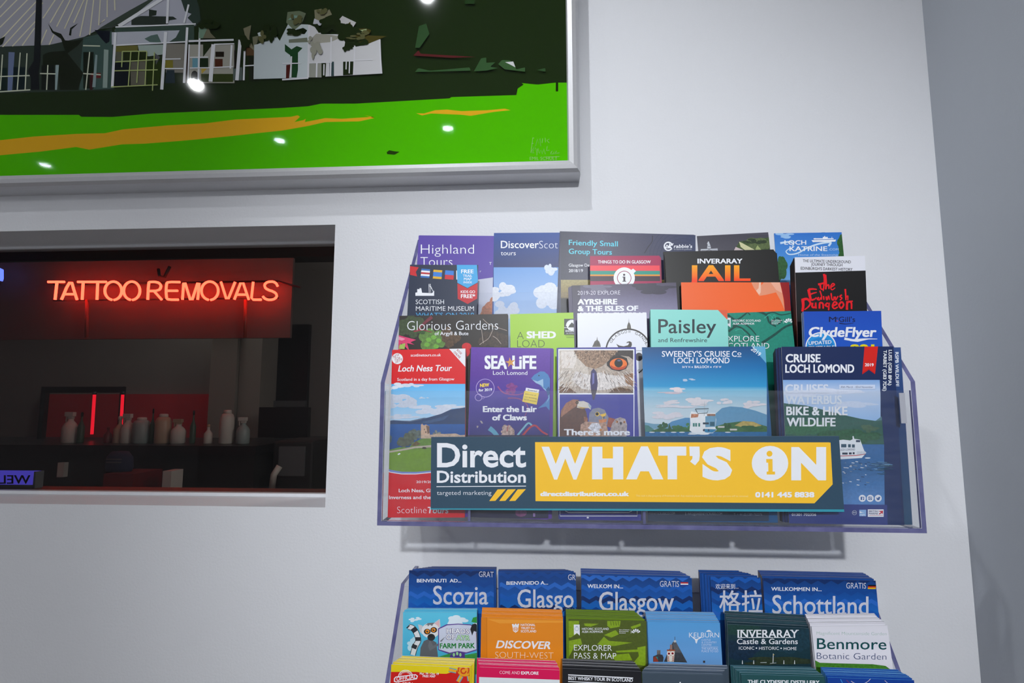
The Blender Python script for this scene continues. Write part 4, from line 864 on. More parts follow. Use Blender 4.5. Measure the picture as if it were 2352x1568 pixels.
s.p((70, 64, 60), [(760, 1408), (800, 1430), (850, 1438), (900, 1425), (915, 1402), (905, 1392), (880, 1402), (890, 1385), (920, 1376), (945, 1390), (948, 1420), (935, 1460), (790, 1460)], .15)
s.k(*C5); s.l((80, 78, 76), 4, [(1050, 132), (1120, 132)]); s.c((70, 66, 70), 1085, 205, 45, 50, .1); s.ring((70, 66, 64), 1000, 260, 160, 12, -20, 60); s.t('OL', 1070, 388, 50, 30, (60, 56, 56))
done(s, 'white goose badge leaflet')
s = leaf(3, px(C2, 1168, 995), px(C2, 2095, 1003), (142, 218, 208), 'pale turquoise booklet headed Paisley with an orange corner', 'booklet', ahead=.007, copies=(4, -.0032, -.0012, .0016, [(88, 176, 160), (60, 140, 128)], .0002)).k(*C2)
s.g([(0, (146, 222, 212)), (1, (136, 212, 204))], 1160, 980, 2100, 1700); s.p((226, 96, 62), [(1970, 990), (2110, 990), (2110, 1120), (2085, 1110)])
s.t('Paisley', 1265, 1280, 695, 168, (40, 56, 62), .008); s.t('and Renfrewshire', 1262, 1388, 588, 50, (44, 64, 70), .004)
done(s, 'pale turquoise booklet')
s = leaf(3, (1664, 719), (1837, 713), (22, 132, 112), 'dark green map with carved stone scrolls, fifth in third row', 'map_leaflet', ahead=.001, cat='map').k(*C3)
s.r((24, 136, 116), 0, 980, 960, 1700, .1)
for w, q in ((26, [(60, 1060), (160, 1120), (260, 1060), (300, 1020)]), (22, [(120, 1200), (230, 1160), (330, 1220), (400, 1300)]), (26, [(70, 1260), (170, 1200), (280, 1260), (330, 1340), (200, 1380)]), (30, [(400, 1010), (520, 1060), (560, 1150), (640, 1200)]), (26, [(560, 1160), (650, 1100), (700, 1140), (650, 1180)]), (34, [(470, 1400), (620, 1300), (760, 1200), (930, 1150)]), (18, [(500, 1060), (600, 1030), (700, 1060), (820, 1040)]), (20, [(150, 1030), (250, 1000), (330, 1060)])): s.curve((10, 74, 66), w, q, .6, .25)
for q in ([(150, 1250), (220, 1230), (270, 1290)], [(500, 1100), (560, 1060), (610, 1110)], [(580, 1120), (620, 1060), (640, 1140)], [(80, 1330), (180, 1300), (260, 1330)]): s.curve((48, 168, 146), 10, q, .5, .2)
s.p(W_, [(40, 1095), (95, 1095), (95, 1212), (66, 1190), (40, 1205)]); s.r((90, 140, 130), 58, 1120, 82, 1165)
s.t('HISTORIC SCOTLAND', 118, 1142, 338, 24, W_, .012); s.t('ALBA AOSMHOR', 120, 1178, 260, 24, W_, .012)
for i, t_ in enumerate(('Part of Historic', 'Environment', 'Scotland')): s.t(t_, 585, 1132 + i * 20, (128, 110, 78)[i], 13, W_, .02)
s.l((200, 220, 216), 3, [(728, 1110), (728, 1165)])
for i in range(5):
    a0 = 200 + i * 28; a1 = a0 + 22; f = lambda a, r_: (794 + r_ * math.cos(math.radians(a)), 1170 + r_ * 1.05 * math.sin(math.radians(a)))
    s.p(W_, [f(a0 + 4, 26), f(a0, 60), f((a0 + a1) / 2, 66), f(a1, 60), f(a1 - 4, 26)])
s.t('EXPLORE', 8, 1380, 430, 66, W_, -.006); s.t('SCOTLAND', 10, 1466, 548, 68, W_, -.006)
done(s, 'dark green scroll map')
s = leaf(3, px(C3, 968, 1020), px(C3, 1902, 1012), (30, 82, 186), 'royal blue leaflet with large white italic lettering, right end of third row', ahead=.002, lean=-6, edge=(200, 214, 236), copies=(3, -.0008, -.0006, .0012, [(22, 60, 140), (200, 214, 236)])).k(*C3)
s.g([(0, (30, 78, 186)), (1, (34, 96, 206))], 960, 1000, 1920, 1700)
s.t('M', 1275, 1145, 88, 62, (24, 26, 66), .01); s.t('c', 1366, 1112, 24, 30, (24, 26, 66), .02); s.t("Gill's", 1392, 1145, 198, 62, (24, 26, 66), .01); s.c((200, 60, 80), 1376, 1134, 7); s.curve((24, 26, 66), 12, [(1400, 1160), (1480, 1170), (1570, 1158)], .4)
s.c(W_, 1178, 1445, 186, 178); s.c((36, 152, 226), 1178, 1445, 172, 164); s.c((30, 132, 210), 1178, 1455, 160, 120)
s.t('ClydeFlyer', 1025, 1325, 812, 118, W_, .035, 0, .12); s.curve(W_, 30, [(1460, 1345), (1560, 1362), (1700, 1350), (1855, 1350)], .2); s.p(W_, [(1455, 1330), (1620, 1362), (1760, 1352), (1620, 1385), (1530, 1375)])
s.t('UPDATED', 1030, 1422, 275, 42, W_, .02, -.06); s.t('TIMETABLE', 1030, 1478, 310, 40, W_, .02, -.03); s.t('901', 1530, 1515, 290, 100, (240, 222, 20), .05)
done(s, 'royal blue leaflet')
# ------------------------------------------------ upper rack, front tier
s = leaf(4, px(C4, 188, 122), px(C4, 1094, 98), (222, 14, 24), 'red leaflet with a castle by a loch, left end of the front row', skew=0.6, edge=(225, 226, 232), copies=(6, .0016, -.0010, .0013, [(222, 224, 232), (200, 202, 212)], .0002)).k(*C4)
s.p((236, 237, 242), [(880, 90), (1110, 90), (1110, 340), (1090, 325)]); s.c((240, 240, 244), 276, 227, 66)
s.t('NEW', 225, 224, 75, 34, (170, 30, 40), .0, -.42); s.t('FOR', 246, 250, 66, 32, (170, 30, 40), 0, -.25); s.t('2019', 250, 284, 82, 30, (170, 30, 40), 0, -.42)
s.t('BOOK', 985, 128, 76, 26, (170, 30, 40), .01, rot=45); s.t('ONLINE', 948, 152, 104, 26, (170, 30, 40), .01, rot=45)
s.t('scotlinetours.co.uk', 436, 202, 362, 34, W_, .01, -.01); s.t('Loch Ness Tour', 284, 382, 640, 74, W_, .022, -.01, .2); s.t('Scotland in a day from Glasgow', 274, 494, 686, 34, W_, .008, -.01)
s.g([(0, (96, 184, 240)), (.5, (140, 204, 246)), (1, (190, 220, 244))], 100, 530, 1150, 1000)
s.cl((226, 232, 242), 230, 570, 110, 50, .05, 8, 2); s.cl((214, 224, 240), 450, 555, 120, 25, .05, 6, 5); s.cl((206, 214, 230), 300, 740, 180, 70, .08, 14, 6); s.cl((206, 218, 236), 600, 694, 60, 18, .05, 4, 7); s.cl((214, 222, 238), 700, 830, 240, 50, .06, 14, 8); s.cl((222, 228, 240), 960, 800, 130, 24, .06, 8, 9); s.cl((210, 218, 234), 330, 930, 160, 30, .06, 8, 10)
s.p((34, 62, 104), [(100, 985), (230, 965), (430, 975), (640, 935), (800, 890), (920, 835), (1110, 810), (1110, 1030), (100, 1030)], .14); s.p((92, 110, 134), [(230, 968), (430, 972), (620, 930), (560, 960), (420, 985)], .15); s.p((52, 82, 124), [(560, 990), (760, 940), (900, 900), (840, 960), (640, 1005)], .12)
s.g([(0, (10, 88, 164)), (1, (16, 60, 116))], 100, 1012, 1110, 1400, .12)
s.cl((92, 104, 96), 490, 1145, 70, 50, .4, 20, 3); s.cl((84, 92, 74), 380, 1200, 90, 70, .4, 26, 4); s.cl((70, 92, 96), 150, 1200, 50, 90, .3, 14, 5); s.cl((120, 128, 120), 750, 1120, 40, 30, .3, 10, 12)
s.p((100, 138, 52), [(140, 1330), (300, 1290), (420, 1290), (460, 1240), (560, 1190), (760, 1170), (1110, 1170), (1110, 1340), (140, 1370)], .18); s.p((104, 86, 52), [(440, 1270), (500, 1215), (560, 1250), (500, 1275)], .35)
s.p((206, 170, 142), [(560, 1022), (575, 1005), (582, 1022), (605, 1028), (612, 1018), (630, 1020), (640, 1030), (660, 1036), (664, 1110), (672, 1170), (560, 1185)], .1); s.p((120, 92, 76), [(620, 1030), (660, 1038), (664, 1120), (640, 1130)], .1); s.r((60, 44, 40), 598, 1068, 606, 1085); s.c((60, 44, 40), 618, 1108, 7, 10); s.p((196, 170, 148), [(566, 1140), (640, 1130), (680, 1140), (760, 1125), (830, 1130), (980, 1125), (1030, 1145), (1110, 1140), (1110, 1180), (566, 1185)], .25)
s.p((184, 172, 156), [(140, 1340), (300, 1318), (480, 1280), (700, 1262), (1110, 1262), (1110, 1290), (700, 1290), (500, 1300), (320, 1335), (140, 1362)], .12); s.c((60, 50, 46), 600, 1300, 26, 14)
s.p((112, 150, 36), [(100, 1370), (340, 1330), (560, 1310), (1110, 1310), (1110, 1600), (100, 1600)], .12); s.p(W_, [(278, 1375), (300, 1358), (318, 1366), (292, 1384)])
s.k(*C7)
s.p((120, 140, 206), [(100, 530), (200, 568), (330, 590), (500, 592), (660, 578), (1110, 520), (1110, 700), (100, 700)]); s.p((232, 234, 244), [(100, 560), (200, 592), (330, 612), (500, 612), (660, 596), (1110, 540), (1110, 700), (100, 700)])
s.p((216, 10, 26), [(100, 572), (200, 602), (330, 622), (500, 622), (660, 606), (1110, 555), (1110, 1150), (100, 1150)])
s.t('2019/20', 504, 726, 190, 28, W_, .01); s.t('Loch Ness, Glencoe', 294, 836, 560, 42, W_, .02); s.t('Inverness and the Highlands', 178, 918, 800, 42, W_, .02); s.t('Scotline', 274, 1086, 352, 76, W_, -.02); s.t('Tours', 632, 1088, 255, 76, W_, .02, 0, .15)
done(s, 'red castle leaflet')
s = leaf(4, px(C4, 1160, 88), px(C4, 2112, 101), (84, 40, 150), 'purple leaflet with a shark and a crab, second in the front row', edge=(120, 90, 190), copies=(2, .004, -.0006, .0014, [(110, 70, 180)])).k(*C4)
s.g([(0, (96, 46, 166)), (.3, (84, 38, 150)), (.55, (66, 46, 150)), (1, (34, 34, 110))], 1140, 80, 2130, 1200, .06)
s.cl((124, 50, 130), 1660, 590, 80, 50, .25, 10, 3); s.curve((150, 70, 130), 18, [(1480, 560), (1560, 640), (1720, 660), (1830, 620)], .4, .2); s.curve((150, 70, 120), 14, [(1600, 700), (1740, 710), (1840, 800), (1800, 930)], .5, .2)
# a plain blue shark
s.p((66, 124, 184), [(1880, 465), (1920, 420), (1990, 380), (2040, 382), (2085, 420), (2112, 480), (2112, 860), (2060, 800), (1960, 825), (2040, 760), (2085, 700), (2080, 620), (2030, 590), (1980, 540), (1920, 500)]); s.p((150, 184, 216), [(1895, 480), (1960, 500), (2025, 470), (2030, 590), (2090, 640), (2100, 700), (2060, 770), (2095, 690), (2070, 610), (2000, 545), (1940, 520)]); s.p((40, 80, 136), [(2060, 600), (2090, 560), (2112, 600), (2112, 640), (2080, 680)]); s.c((24, 40, 70), 1975, 430, 8)
for t_, x, w in (('SEA', 1322, 270), ('LiFE', 1655, 290)): s.t(t_, x + 4, 356, w, 162, (50, 26, 96), .05); s.t(t_, x, 352, w, 162, W_, .045)
st_ = [(1632 + (64 if i % 2 == 0 else 24) * math.cos(math.radians(-100 + 36 * i)), 272 + (64 if i % 2 == 0 else 24) * math.sin(math.radians(-100 + 36 * i))) for i in range(10)]; s.p((212, 150, 70), st_, .15)
s.t('Loch Lomond', 1424, 420, 412, 48, W_, .0, .005)
s.ring((190, 170, 226), 1330, 580, 108, 6); s.ring((190, 170, 226), 1250, 692, 40, 6); s.ring((180, 160, 220), 1305, 695, 14, 4); s.t('NEW', 1268, 570, 110, 42, (246, 214, 40), .04, -.08); s.t('for 2019', 1252, 622, 160, 32, W_, .03, -.06)
s.p((228, 228, 236), [(1820, 575), (1980, 600), (1970, 640), (1812, 612)]); s.p((236, 208, 80), [(1802, 612), (1976, 640), (1948, 780), (1775, 742)]); s.t('Events!', 1842, 610, 110, 18, (40, 40, 60), .02, .16)
for i, t_ in enumerate(('Join one of', 'our amazing,', '2019 events!')): s.t(t_, 1810 - i * 8, 655 + i * 34, (130, 150, 150)[i], 16, (70, 60, 60), 0, .17)
s.t('Enter the Lair', 1302, 868, 648, 72, W_, .045); s.t('of Claws', 1414, 968, 416, 70, W_, .045)
s.p((170, 160, 160), [(1265, 970), (1290, 975), (1305, 1005), (1285, 1005)]); s.p((160, 150, 150), [(1230, 1030), (1252, 1035), (1240, 1060), (1226, 1050)])
s.curve((90, 160, 190), 60, [(1380, 1060), (1430, 1100), (1480, 1160)], .8, .1); s.cl((176, 150, 140), 1600, 1100, 70, 60, .6, 24, 6); s.curve((170, 60, 70), 10, [(1590, 1100), (1610, 1020)], .5); s.curve((120, 180, 200), 22, [(1700, 1170), (1790, 1060), (1850, 1000), (1900, 1040)], .9, .1); s.curve((180, 50, 66), 24, [(1780, 1150), (1860, 1060), (1930, 1030), (2010, 1100), (2080, 1140)], .8, .2)
s.k(*C7); s.r((26, 28, 62), 1120, 150, 2120, 1150, .08); s.c((120, 60, 110), 1760, 1080, 70, 50, .3); s.r((150, 120, 180), 1905, 1085, 1930, 1130)
done(s, 'purple leaflet with a shark')
s = leaf(4, px(C5, 110, 95), px(C5, 1047, 88), (60, 62, 150), 'blue leaflet with an owl face above an eagle, third in front row', edge=(70, 72, 150), copies=(1, -.001, -.0004, .0012, [(50, 52, 130)])).k(*C5)
s.r(W_, 116, 112, 1022, 1160); s.r(W_, 116, 112, 1030, 2000)
s.r((178, 164, 152), 128, 126, 1016, 640, .3); s.r((60, 62, 156), 132, 656, 1020, 2000, .06)
s.p((200, 190, 180), [(128, 126), (330, 126), (470, 330), (500, 520), (128, 600)], .22); s.p((222, 214, 208), [(150, 140), (300, 140), (340, 230), (300, 340), (160, 340)], .1); s.p((150, 122, 100), [(300, 126), (840, 126), (730, 240), (640, 320), (560, 350), (450, 320), (360, 230)], .5)
s.p((60, 52, 50), [(840, 126), (1016, 126), (1016, 240), (960, 200), (860, 190), (740, 230)], .3); s.p((36, 30, 32), [(700, 270), (760, 215), (860, 190), (940, 220), (960, 290), (930, 350), (850, 380), (760, 360), (700, 310)]); s.c((236, 110, 30), 838, 292, 104, 70); s.c((190, 66, 20), 838, 318, 92, 44); s.c((236, 116, 34), 838, 280, 98, 54); s.c((14, 12, 16), 840, 280, 50, 52); s.c((90, 96, 130), 846, 250, 22, 10)
s.p((214, 208, 206), [(330, 380), (480, 420), (640, 390), (700, 420), (1016, 440), (1016, 560), (840, 560), (700, 600), (560, 610), (400, 590), (280, 480)], .25); s.p((150, 112, 84), [(900, 420), (1016, 400), (1016, 560), (930, 520)], .45); s.p((100, 76, 58), [(720, 640), (780, 590), (860, 570), (1016, 600), (1016, 640)], .55); s.p((110, 80, 60), [(128, 560), (240, 570), (340, 640), (128, 640)], .5)
rnd = random.Random(3)
for i in range(230):
    x = rnd.uniform(140, 1000); y = rnd.uniform(370, 590); k = (x - 540) * .14
    s.l(rnd.choice([(120, 108, 104), (236, 232, 230), (90, 80, 78), (206, 200, 198), (166, 136, 110)]), rnd.uniform(3, 7), [(x, y), (x + k * .6, y + 30), (x + k, y + rnd.uniform(40, 60))], 0, .2); s.lay -= .9
for i in range(150):
    x = rnd.uniform(310, 830); y = rnd.uniform(128, 320 - abs(x - 560) * .5); s.l(rnd.choice([(60, 46, 40), (214, 190, 166), (120, 94, 76), (40, 32, 30)]), rnd.uniform(4, 9), [(x, y), (x + (x - 540) * .05, y + rnd.uniform(8, 18))], 0, .4); s.lay -= .9
for i in range(60):
    x = rnd.uniform(140, 330); y = rnd.uniform(140, 560); s.l(rnd.choice([(236, 230, 226), (206, 196, 190), (176, 150, 130)]), 5, [(x, y), (x - 16, y + 34)], 0, .2); s.lay -= .9
s.lay = math.ceil(s.lay)
s.lay += 1
s.p((64, 58, 100), [(510, 380), (540, 345), (575, 390), (590, 520), (580, 600), (550, 720), (530, 720), (508, 600), (500, 500)]); s.p((110, 110, 170), [(525, 400), (550, 400), (548, 520), (524, 540)]); s.p((70, 62, 76), [(508, 600), (582, 600), (540, 720)], .1)
# eagle, falcon, hawk
s.p((92, 60, 48), [(132, 1160), (132, 960), (150, 850), (210, 760), (290, 715), (360, 720), (410, 780), (450, 860), (470, 960), (480, 1160)], .3); s.p((156, 106, 82), [(150, 850), (210, 760), (290, 715), (360, 720), (330, 800), (240, 860), (150, 930)], .3); s.p((214, 206, 196), [(350, 740), (420, 735), (480, 760), (512, 800), (505, 840), (480, 820), (400, 825), (340, 815)], .06); s.p((196, 160, 70), [(340, 800), (410, 812), (480, 815), (400, 828)]); s.p((150, 170, 190), [(470, 760), (510, 790), (508, 840), (482, 800)]); s.c((40, 30, 28), 342, 755, 18); s.c((120, 90, 60), 342, 755, 10)
s.p((148, 96, 70), [(420, 920), (470, 940), (460, 1010), (430, 980)], .3)
s.p((130, 132, 150), [(480, 960), (490, 880), (530, 830), (600, 815), (670, 840), (720, 930), (725, 1010), (640, 1060), (480, 1060)], .15); s.p((206, 132, 84), [(600, 960), (700, 950), (690, 990), (610, 1000)], .15); s.c((236, 196, 60), 585, 892, 26); s.c((20, 18, 24), 582, 890, 19); s.p((236, 190, 60), [(610, 900), (690, 880), (680, 920), (650, 955), (640, 920)]); s.p((90, 96, 116), [(645, 925), (680, 915), (660, 958)]); s.p((150, 80, 62), [(720, 930), (800, 950), (760, 1060), (700, 1040)], .25)
s.p((164, 152, 152), [(760, 1010), (800, 950), (860, 930), (920, 950), (942, 1020), (935, 1160), (720, 1160)], .4); s.c((206, 130, 40), 822, 985, 13); s.c((206, 130, 40), 908, 988, 12); s.c((20, 18, 20), 824, 985, 7); s.c((20, 18, 20), 906, 988, 7); s.p((44, 42, 48), [(852, 990), (880, 990), (868, 1030)])
s.p((176, 140, 120), [(380, 1160), (385, 1020), (440, 980), (530, 990), (690, 1000), (730, 1160)], .45); s.p((206, 206, 214), [(470, 1060), (520, 1000), (600, 1000), (640, 1070), (560, 1120)], .4); s.c((206, 130, 40), 625, 1080, 12)
s.t("There's more", 184, 1146, 792, 74, W_, .04)
s.k(*C8); s.r((40, 42, 120), 128, 1040, 1072, 1122, .05); s.l(W_, 8, [(200, 1060), (240, 1078), (960, 1078), (1000, 1060)]); s.r((46, 48, 140), 110, 1128, 1080, 1160); s.l(W_, 8, [(136, 1060), (138, 1120), (1064, 1120), (1062, 1060)]); s.c(W_, 470, 1140, 14, 10)
done(s, 'blue owl leaflet')
s = leaf(4, (1474.5, 797.2), (1757.5, 795.2), (16, 84, 136), 'teal blue booklet with a white boat on a loch, fourth in the front row', 'booklet', ahead=.001, edge=(90, 140, 160)).k(*C5)
s.g([(0, (14, 74, 128)), (.25, (16, 112, 176)), (.48, (44, 150, 204)), (.52, (120, 184, 214)), (.75, (190, 212, 224)), (1, (206, 218, 226))], 1100, 80, 2620, 1080)
s.p((96, 172, 210), [(2440, 80), (2620, 80), (2620, 290)]); s.k(*C6); s.t('2019', 230, 120, 130, 48, W_, .015, rot=38); s.k(*C5)
s.t("SWEENEY'S CRUISE", 1360, 204, 815, 68, W_, .01); s.t('C', 2200, 204, 58, 68, W_, .01); s.t('o', 2266, 186, 48, 50, W_, .01); s.l(W_, 8, [(2266, 202), (2314, 202)]); s.t('LOCH LOMOND', 1502, 282, 670, 68, W_, .01); s.t('56°0\' N', 1604, 338, 96, 24, W_, .01); s.c(W_, 1724, 328, 8); s.t('BALLOCH', 1752, 340, 172, 30, W_, .02); s.c(W_, 1948, 328, 8); s.t("4°35' W", 1976, 338, 98, 24, W_, .01)
s.cl((176, 196, 220), 1680, 485, 70, 18, .05, 5, 2); s.cl((226, 214, 218), 1560, 605, 110, 24, .05, 8, 3); s.cl((206, 190, 200), 1500, 640, 200, 10, .05, 8, 3); s.cl((222, 216, 222), 1460, 750, 110, 24, .06, 8, 4); s.cl((226, 220, 224), 1800, 740, 150, 36, .06, 12, 5); s.cl((222, 218, 224), 2100, 740, 90, 30, .06, 8, 6); s.cl((216, 214, 222), 1560, 800, 260, 18, .06, 10, 7); s.cl((218, 214, 222), 1400, 900, 200, 40, .06, 10, 8); s.cl((222, 216, 222), 2450, 780, 120, 40, .06, 10, 10)
s.p((96, 150, 186), [(1880, 920), (2000, 890), (2080, 820), (2180, 800), (2320, 810), (2480, 850), (2620, 900), (2620, 1080), (1880, 1080)], .06); s.p((76, 140, 186), [(1360, 1060), (1480, 980), (1640, 935), (1760, 940), (1760, 1080), (1360, 1080)], .06); s.p((110, 158, 182), [(1120, 985), (1260, 1010), (1400, 1010), (1440, 1060), (1120, 1080)], .06)
s.p((64, 128, 120), [(1100, 1015), (1200, 1030), (1270, 1080), (1280, 1100), (1100, 1110)], .2)
s.p((46, 96, 54), [(1230, 1095), (1330, 1060), (1500, 1070), (1700, 1050), (1700, 1108), (1230, 1108)], .3); s.cl((38, 88, 48), 1375, 1045, 50, 40, .3, 12, 2); s.p((36, 84, 48), [(1430, 1080), (1448, 1005), (1480, 1080)], .3); s.cl((44, 100, 50), 1560, 1065, 80, 30, .3, 14, 5); s.cl((60, 120, 64), 1665, 1040, 35, 35, .3, 8, 6)
s.p((56, 106, 56), [(2000, 1040), (2140, 1000), (2300, 980), (2480, 1000), (2620, 1040), (2620, 1110), (2000, 1110)], .3); s.p((182, 160, 90), [(2230, 1030), (2330, 975), (2460, 985), (2560, 1030), (2400, 1060)], .2); s.cl((36, 84, 44), 2140, 1030, 50, 34, .3, 10, 8); s.cl((36, 90, 44), 2440, 1060, 120, 30, .3, 14, 9); s.r((206, 200, 196), 2030, 1036, 2110, 1056); s.r((206, 200, 196), 2175, 1068, 2260, 1088)
s.r((28, 104, 156), 1100, 1105, 2620, 1180, .2); 
for x in (1240, 1370, 1500, 1600, 2150): s.c((226, 230, 236), x, 1110, 34, 6)
s.p((236, 238, 240), [(1690, 1085), (1700, 1000), (1694, 910), (1712, 858), (1760, 870), (1900, 880), (2000, 880), (2010, 960), (2000, 1060), (2020, 1080), (1960, 1120), (1800, 1128), (1720, 1110)], .03); s.p((110, 160, 190), [(1880, 920), (2008, 900), (2000, 1045), (1880, 1050)], .05); s.p((40, 132, 176), [(1860, 1070), (2022, 1075), (1960, 1118), (1880, 1125)]); s.p((196, 130, 96), [(1712, 890), (1800, 892), (1790, 930), (1706, 938)], .3); s.r((150, 110, 90), 1900, 890, 2000, 915, .3)
for x in (1730, 1758, 1795): s.r((60, 130, 120), x, 1000, x + 22, 1042)
s.r((40, 60, 76), 1850, 992, 1922, 1015); s.r((30, 90, 110), 1935, 985, 1990, 1035); s.l((190, 200, 206), 8, [(1866, 910), (1872, 745)]); s.l((190, 200, 206), 5, [(1815, 775), (1920, 770)]); s.l((60, 86, 96), 8, [(1760, 830), (1920, 826), (1900, 880), (1790, 885), (1760, 830)]); s.c((50, 60, 80), 1862, 1085, 12, 14); s.c((20, 70, 110), 1920, 1085, 10, 14); s.cl((230, 236, 240), 1850, 1125, 170, 12, .05, 10, 3)
s.k(*C8); s.r((34, 52, 76), 1130, 1000, 2640, 1180, .06); s.t('SWEENEYSCRUISECO.COM', 1182, 1102, 332, 26, (170, 182, 196), -.01); s.t('E: INFO@SWEENEYSCRUISES.COM', 1640, 1108, 440, 28, (170, 182, 196), -.01); s.t('T: + 44 (0)1389 752376', 2220, 1114, 340, 28, (150, 164, 180), -.01)
done(s, 'teal blue boat booklet')
s = leaf(4, px(C6, 600, 84), px(C6, 1948, 80), (28, 44, 88), 'navy booklet with a red ribbon and a loch steamer, right end of the front row', 'booklet', ahead=.004, lean=-4, copies=(6, -.0030, -.0012, .0016, [(52, 44, 50), (90, 60, 70), (40, 50, 50)], .0002)).k(*C6)
s.r((28, 44, 88), 560, 70, 1990, 480); s.t('CRUISE', 652, 272, 418, 100, W_, .035, 0); s.t('LOCH LOMOND', 646, 396, 828, 100, W_, .035, 0)
s.p((216, 34, 26), [(1600, 60), (1762, 60), (1724, 414), (1650, 360), (1570, 416)]); s.p((196, 22, 22), [(1574, 390), (1650, 345), (1724, 400), (1724, 414), (1650, 360), (1570, 416)]); s.t('2019', 1602, 318, 105, 36, W_, .03, .01)
s.g([(0, (126, 168, 222)), (.3, (196, 212, 236)), (.6, (178, 204, 238)), (1, (150, 190, 236))], 540, 482, 1790, 1000); s.cl((214, 222, 240), 1100, 640, 420, 40, .05, 16, 2); s.cl((206, 218, 240), 1500, 780, 260, 30, .05, 12, 3)
s.p((88, 128, 136), [(1720, 980), (1800, 920), (1840, 905), (1840, 1000)], .08); s.p((52, 96, 86), [(540, 745), (660, 765), (900, 790), (1060, 830), (1380, 910), (1560, 950), (1740, 975), (1840, 960), (1840, 1270), (540, 1270)], .14); s.cl((60, 110, 80), 900, 1060, 260, 70, .25, 26, 4); s.cl((50, 96, 66), 1400, 1160, 330, 60, .3, 30, 5); s.cl((76, 104, 80), 1660, 1060, 100, 40, .2, 12, 9)
s.g([(0, (60, 110, 166)), (.35, (54, 106, 160)), (.7, (86, 136, 196)), (1, (100, 144, 204))], 540, 1255, 1850, 2200, .1)
for i, c in enumerate(('CRUISES', 'WATERBUS', 'BIKE & HIKE', 'WILDLIFE')): s.t(c, 642 + i * 7, 640 + i * 133, (520, 675, 735, 585)[i], 104, ((214, 222, 238), (220, 228, 240), W_, W_)[i], .035, 0)
s.r((206, 218, 240), 1292, 540, 1722, 590); s.t('30th March - 03rd November', 1308, 578, 390, 22, (50, 60, 100), 0, 0, .15)
s.p((30, 50, 96), [(1780, 482), (1990, 482), (2040, 2300), (1840, 2300), (1830, 1250), (1800, 900)])
s.k(*C9)
wt = (234, 238, 244)
s.p(wt, [(1100, 225), (1250, 210), (1290, 205), (1370, 215), (1400, 200), (1398, 165), (1410, 160), (1420, 195), (1490, 205), (1525, 300), (1540, 340), (1565, 362), (1510, 425), (1100, 450)]); s.r((60, 90, 110), 1262, 258, 1325, 298); s.r((60, 90, 110), 1345, 260, 1378, 298); s.r((60, 90, 110), 1392, 262, 1426, 300); s.r((40, 60, 90), 1440, 210, 1490, 235); s.r((50, 60, 80), 1275, 360, 1340, 384); s.r((50, 60, 80), 1355, 358, 1388, 382); s.r((50, 60, 80), 1400, 356, 1424, 380); s.l((190, 40, 50), 8, [(1100, 405), (1440, 395), (1555, 378)]); s.t('LOCH LOMOND', 1238, 340, 190, 24, (60, 60, 110), 0, -.03)
for x in range(1455, 1555, 14): s.l((150, 160, 176), 4, [(x, 345), (x - 2, 385)])
rnd = random.Random(5)
for i in range(36):
    x = rnd.uniform(1260, 1560); y = rnd.uniform(465, 760); s.l(rnd.choice([(214, 222, 232), (206, 216, 230), (40, 70, 110), (120, 140, 160)]), 9, [(x, y), (x + rnd.uniform(10, 40), y + 4)]); s.lay -= 1
for i in range(40):
    x = rnd.uniform(1560, 1790); y = rnd.uniform(450, 620); s.l(rnd.choice([(40, 84, 96), (36, 78, 110), (110, 160, 200)]), 7, [(x, y), (x + rnd.uniform(40, 120), y + 4)]); s.lay -= 1
s.lay += 1; s.c((214, 226, 238), 1580, 425, 34, 8)
for i in range(3): s.c(W_, 1515 + 95 * i, 908, 42)
ic = (60, 100, 160)
s.p(ic, [(1494, 890), (1536, 890), (1536, 928), (1522, 928), (1522, 912), (1530, 912), (1530, 904), (1520, 904), (1522, 897), (1530, 897), (1530, 893), (1512, 897), (1512, 928), (1494, 928)]); s.r(ic, 1588, 888, 1630, 928); s.c(W_, 1609, 908, 14); s.c(ic, 1609, 908, 8); s.c(W_, 1622, 895, 4)
s.p(ic, [(1682, 898), (1702, 906), (1708, 892), (1722, 890), (1732, 896), (1726, 904), (1722, 922), (1704, 932), (1684, 926), (1696, 920), (1684, 912)])
s.p((52, 66, 132), [(540, 975), (1812, 985), (1820, 1300), (540, 1300)], .04); s.ring(wt, 1420, 1080, 26, 3); s.t('RYA', 1402, 1088, 36, 18, wt, 0); s.r((140, 180, 226), 1478, 1045, 1560, 1122); s.p(W_, [(1482, 1060), (1510, 1075), (1540, 1078), (1482, 1085)]); s.t('rspb', 1486, 1112, 60, 18, wt, .02); s.r(W_, 1580, 1040, 1770, 1130); s.t('BRITISH', 1594, 1074, 108, 22, (60, 50, 110), .02); s.t('MARINE', 1594, 1102, 108, 22, (60, 50, 110), .02); s.p((206, 40, 60), [(1708, 1060), (1762, 1055), (1760, 1100), (1748, 1085), (1720, 1102), (1710, 1092), (1738, 1075)]); s.l((206, 60, 80), 4, [(1594, 1114), (1760, 1112)])
s.t('01301 702356', 668, 1118, 292, 32, wt, .02)
s.k(*C6)
for t_, x, y, w in (('TARBET (G83 7DE)', 1826, 125, 490), ('LUSS (G83 8PA)', 1888, 122, 425)): s.t(t_, x - 6, y, w, 40, wt, .025, rot=90.8)
done(s, 'navy cruise booklet')
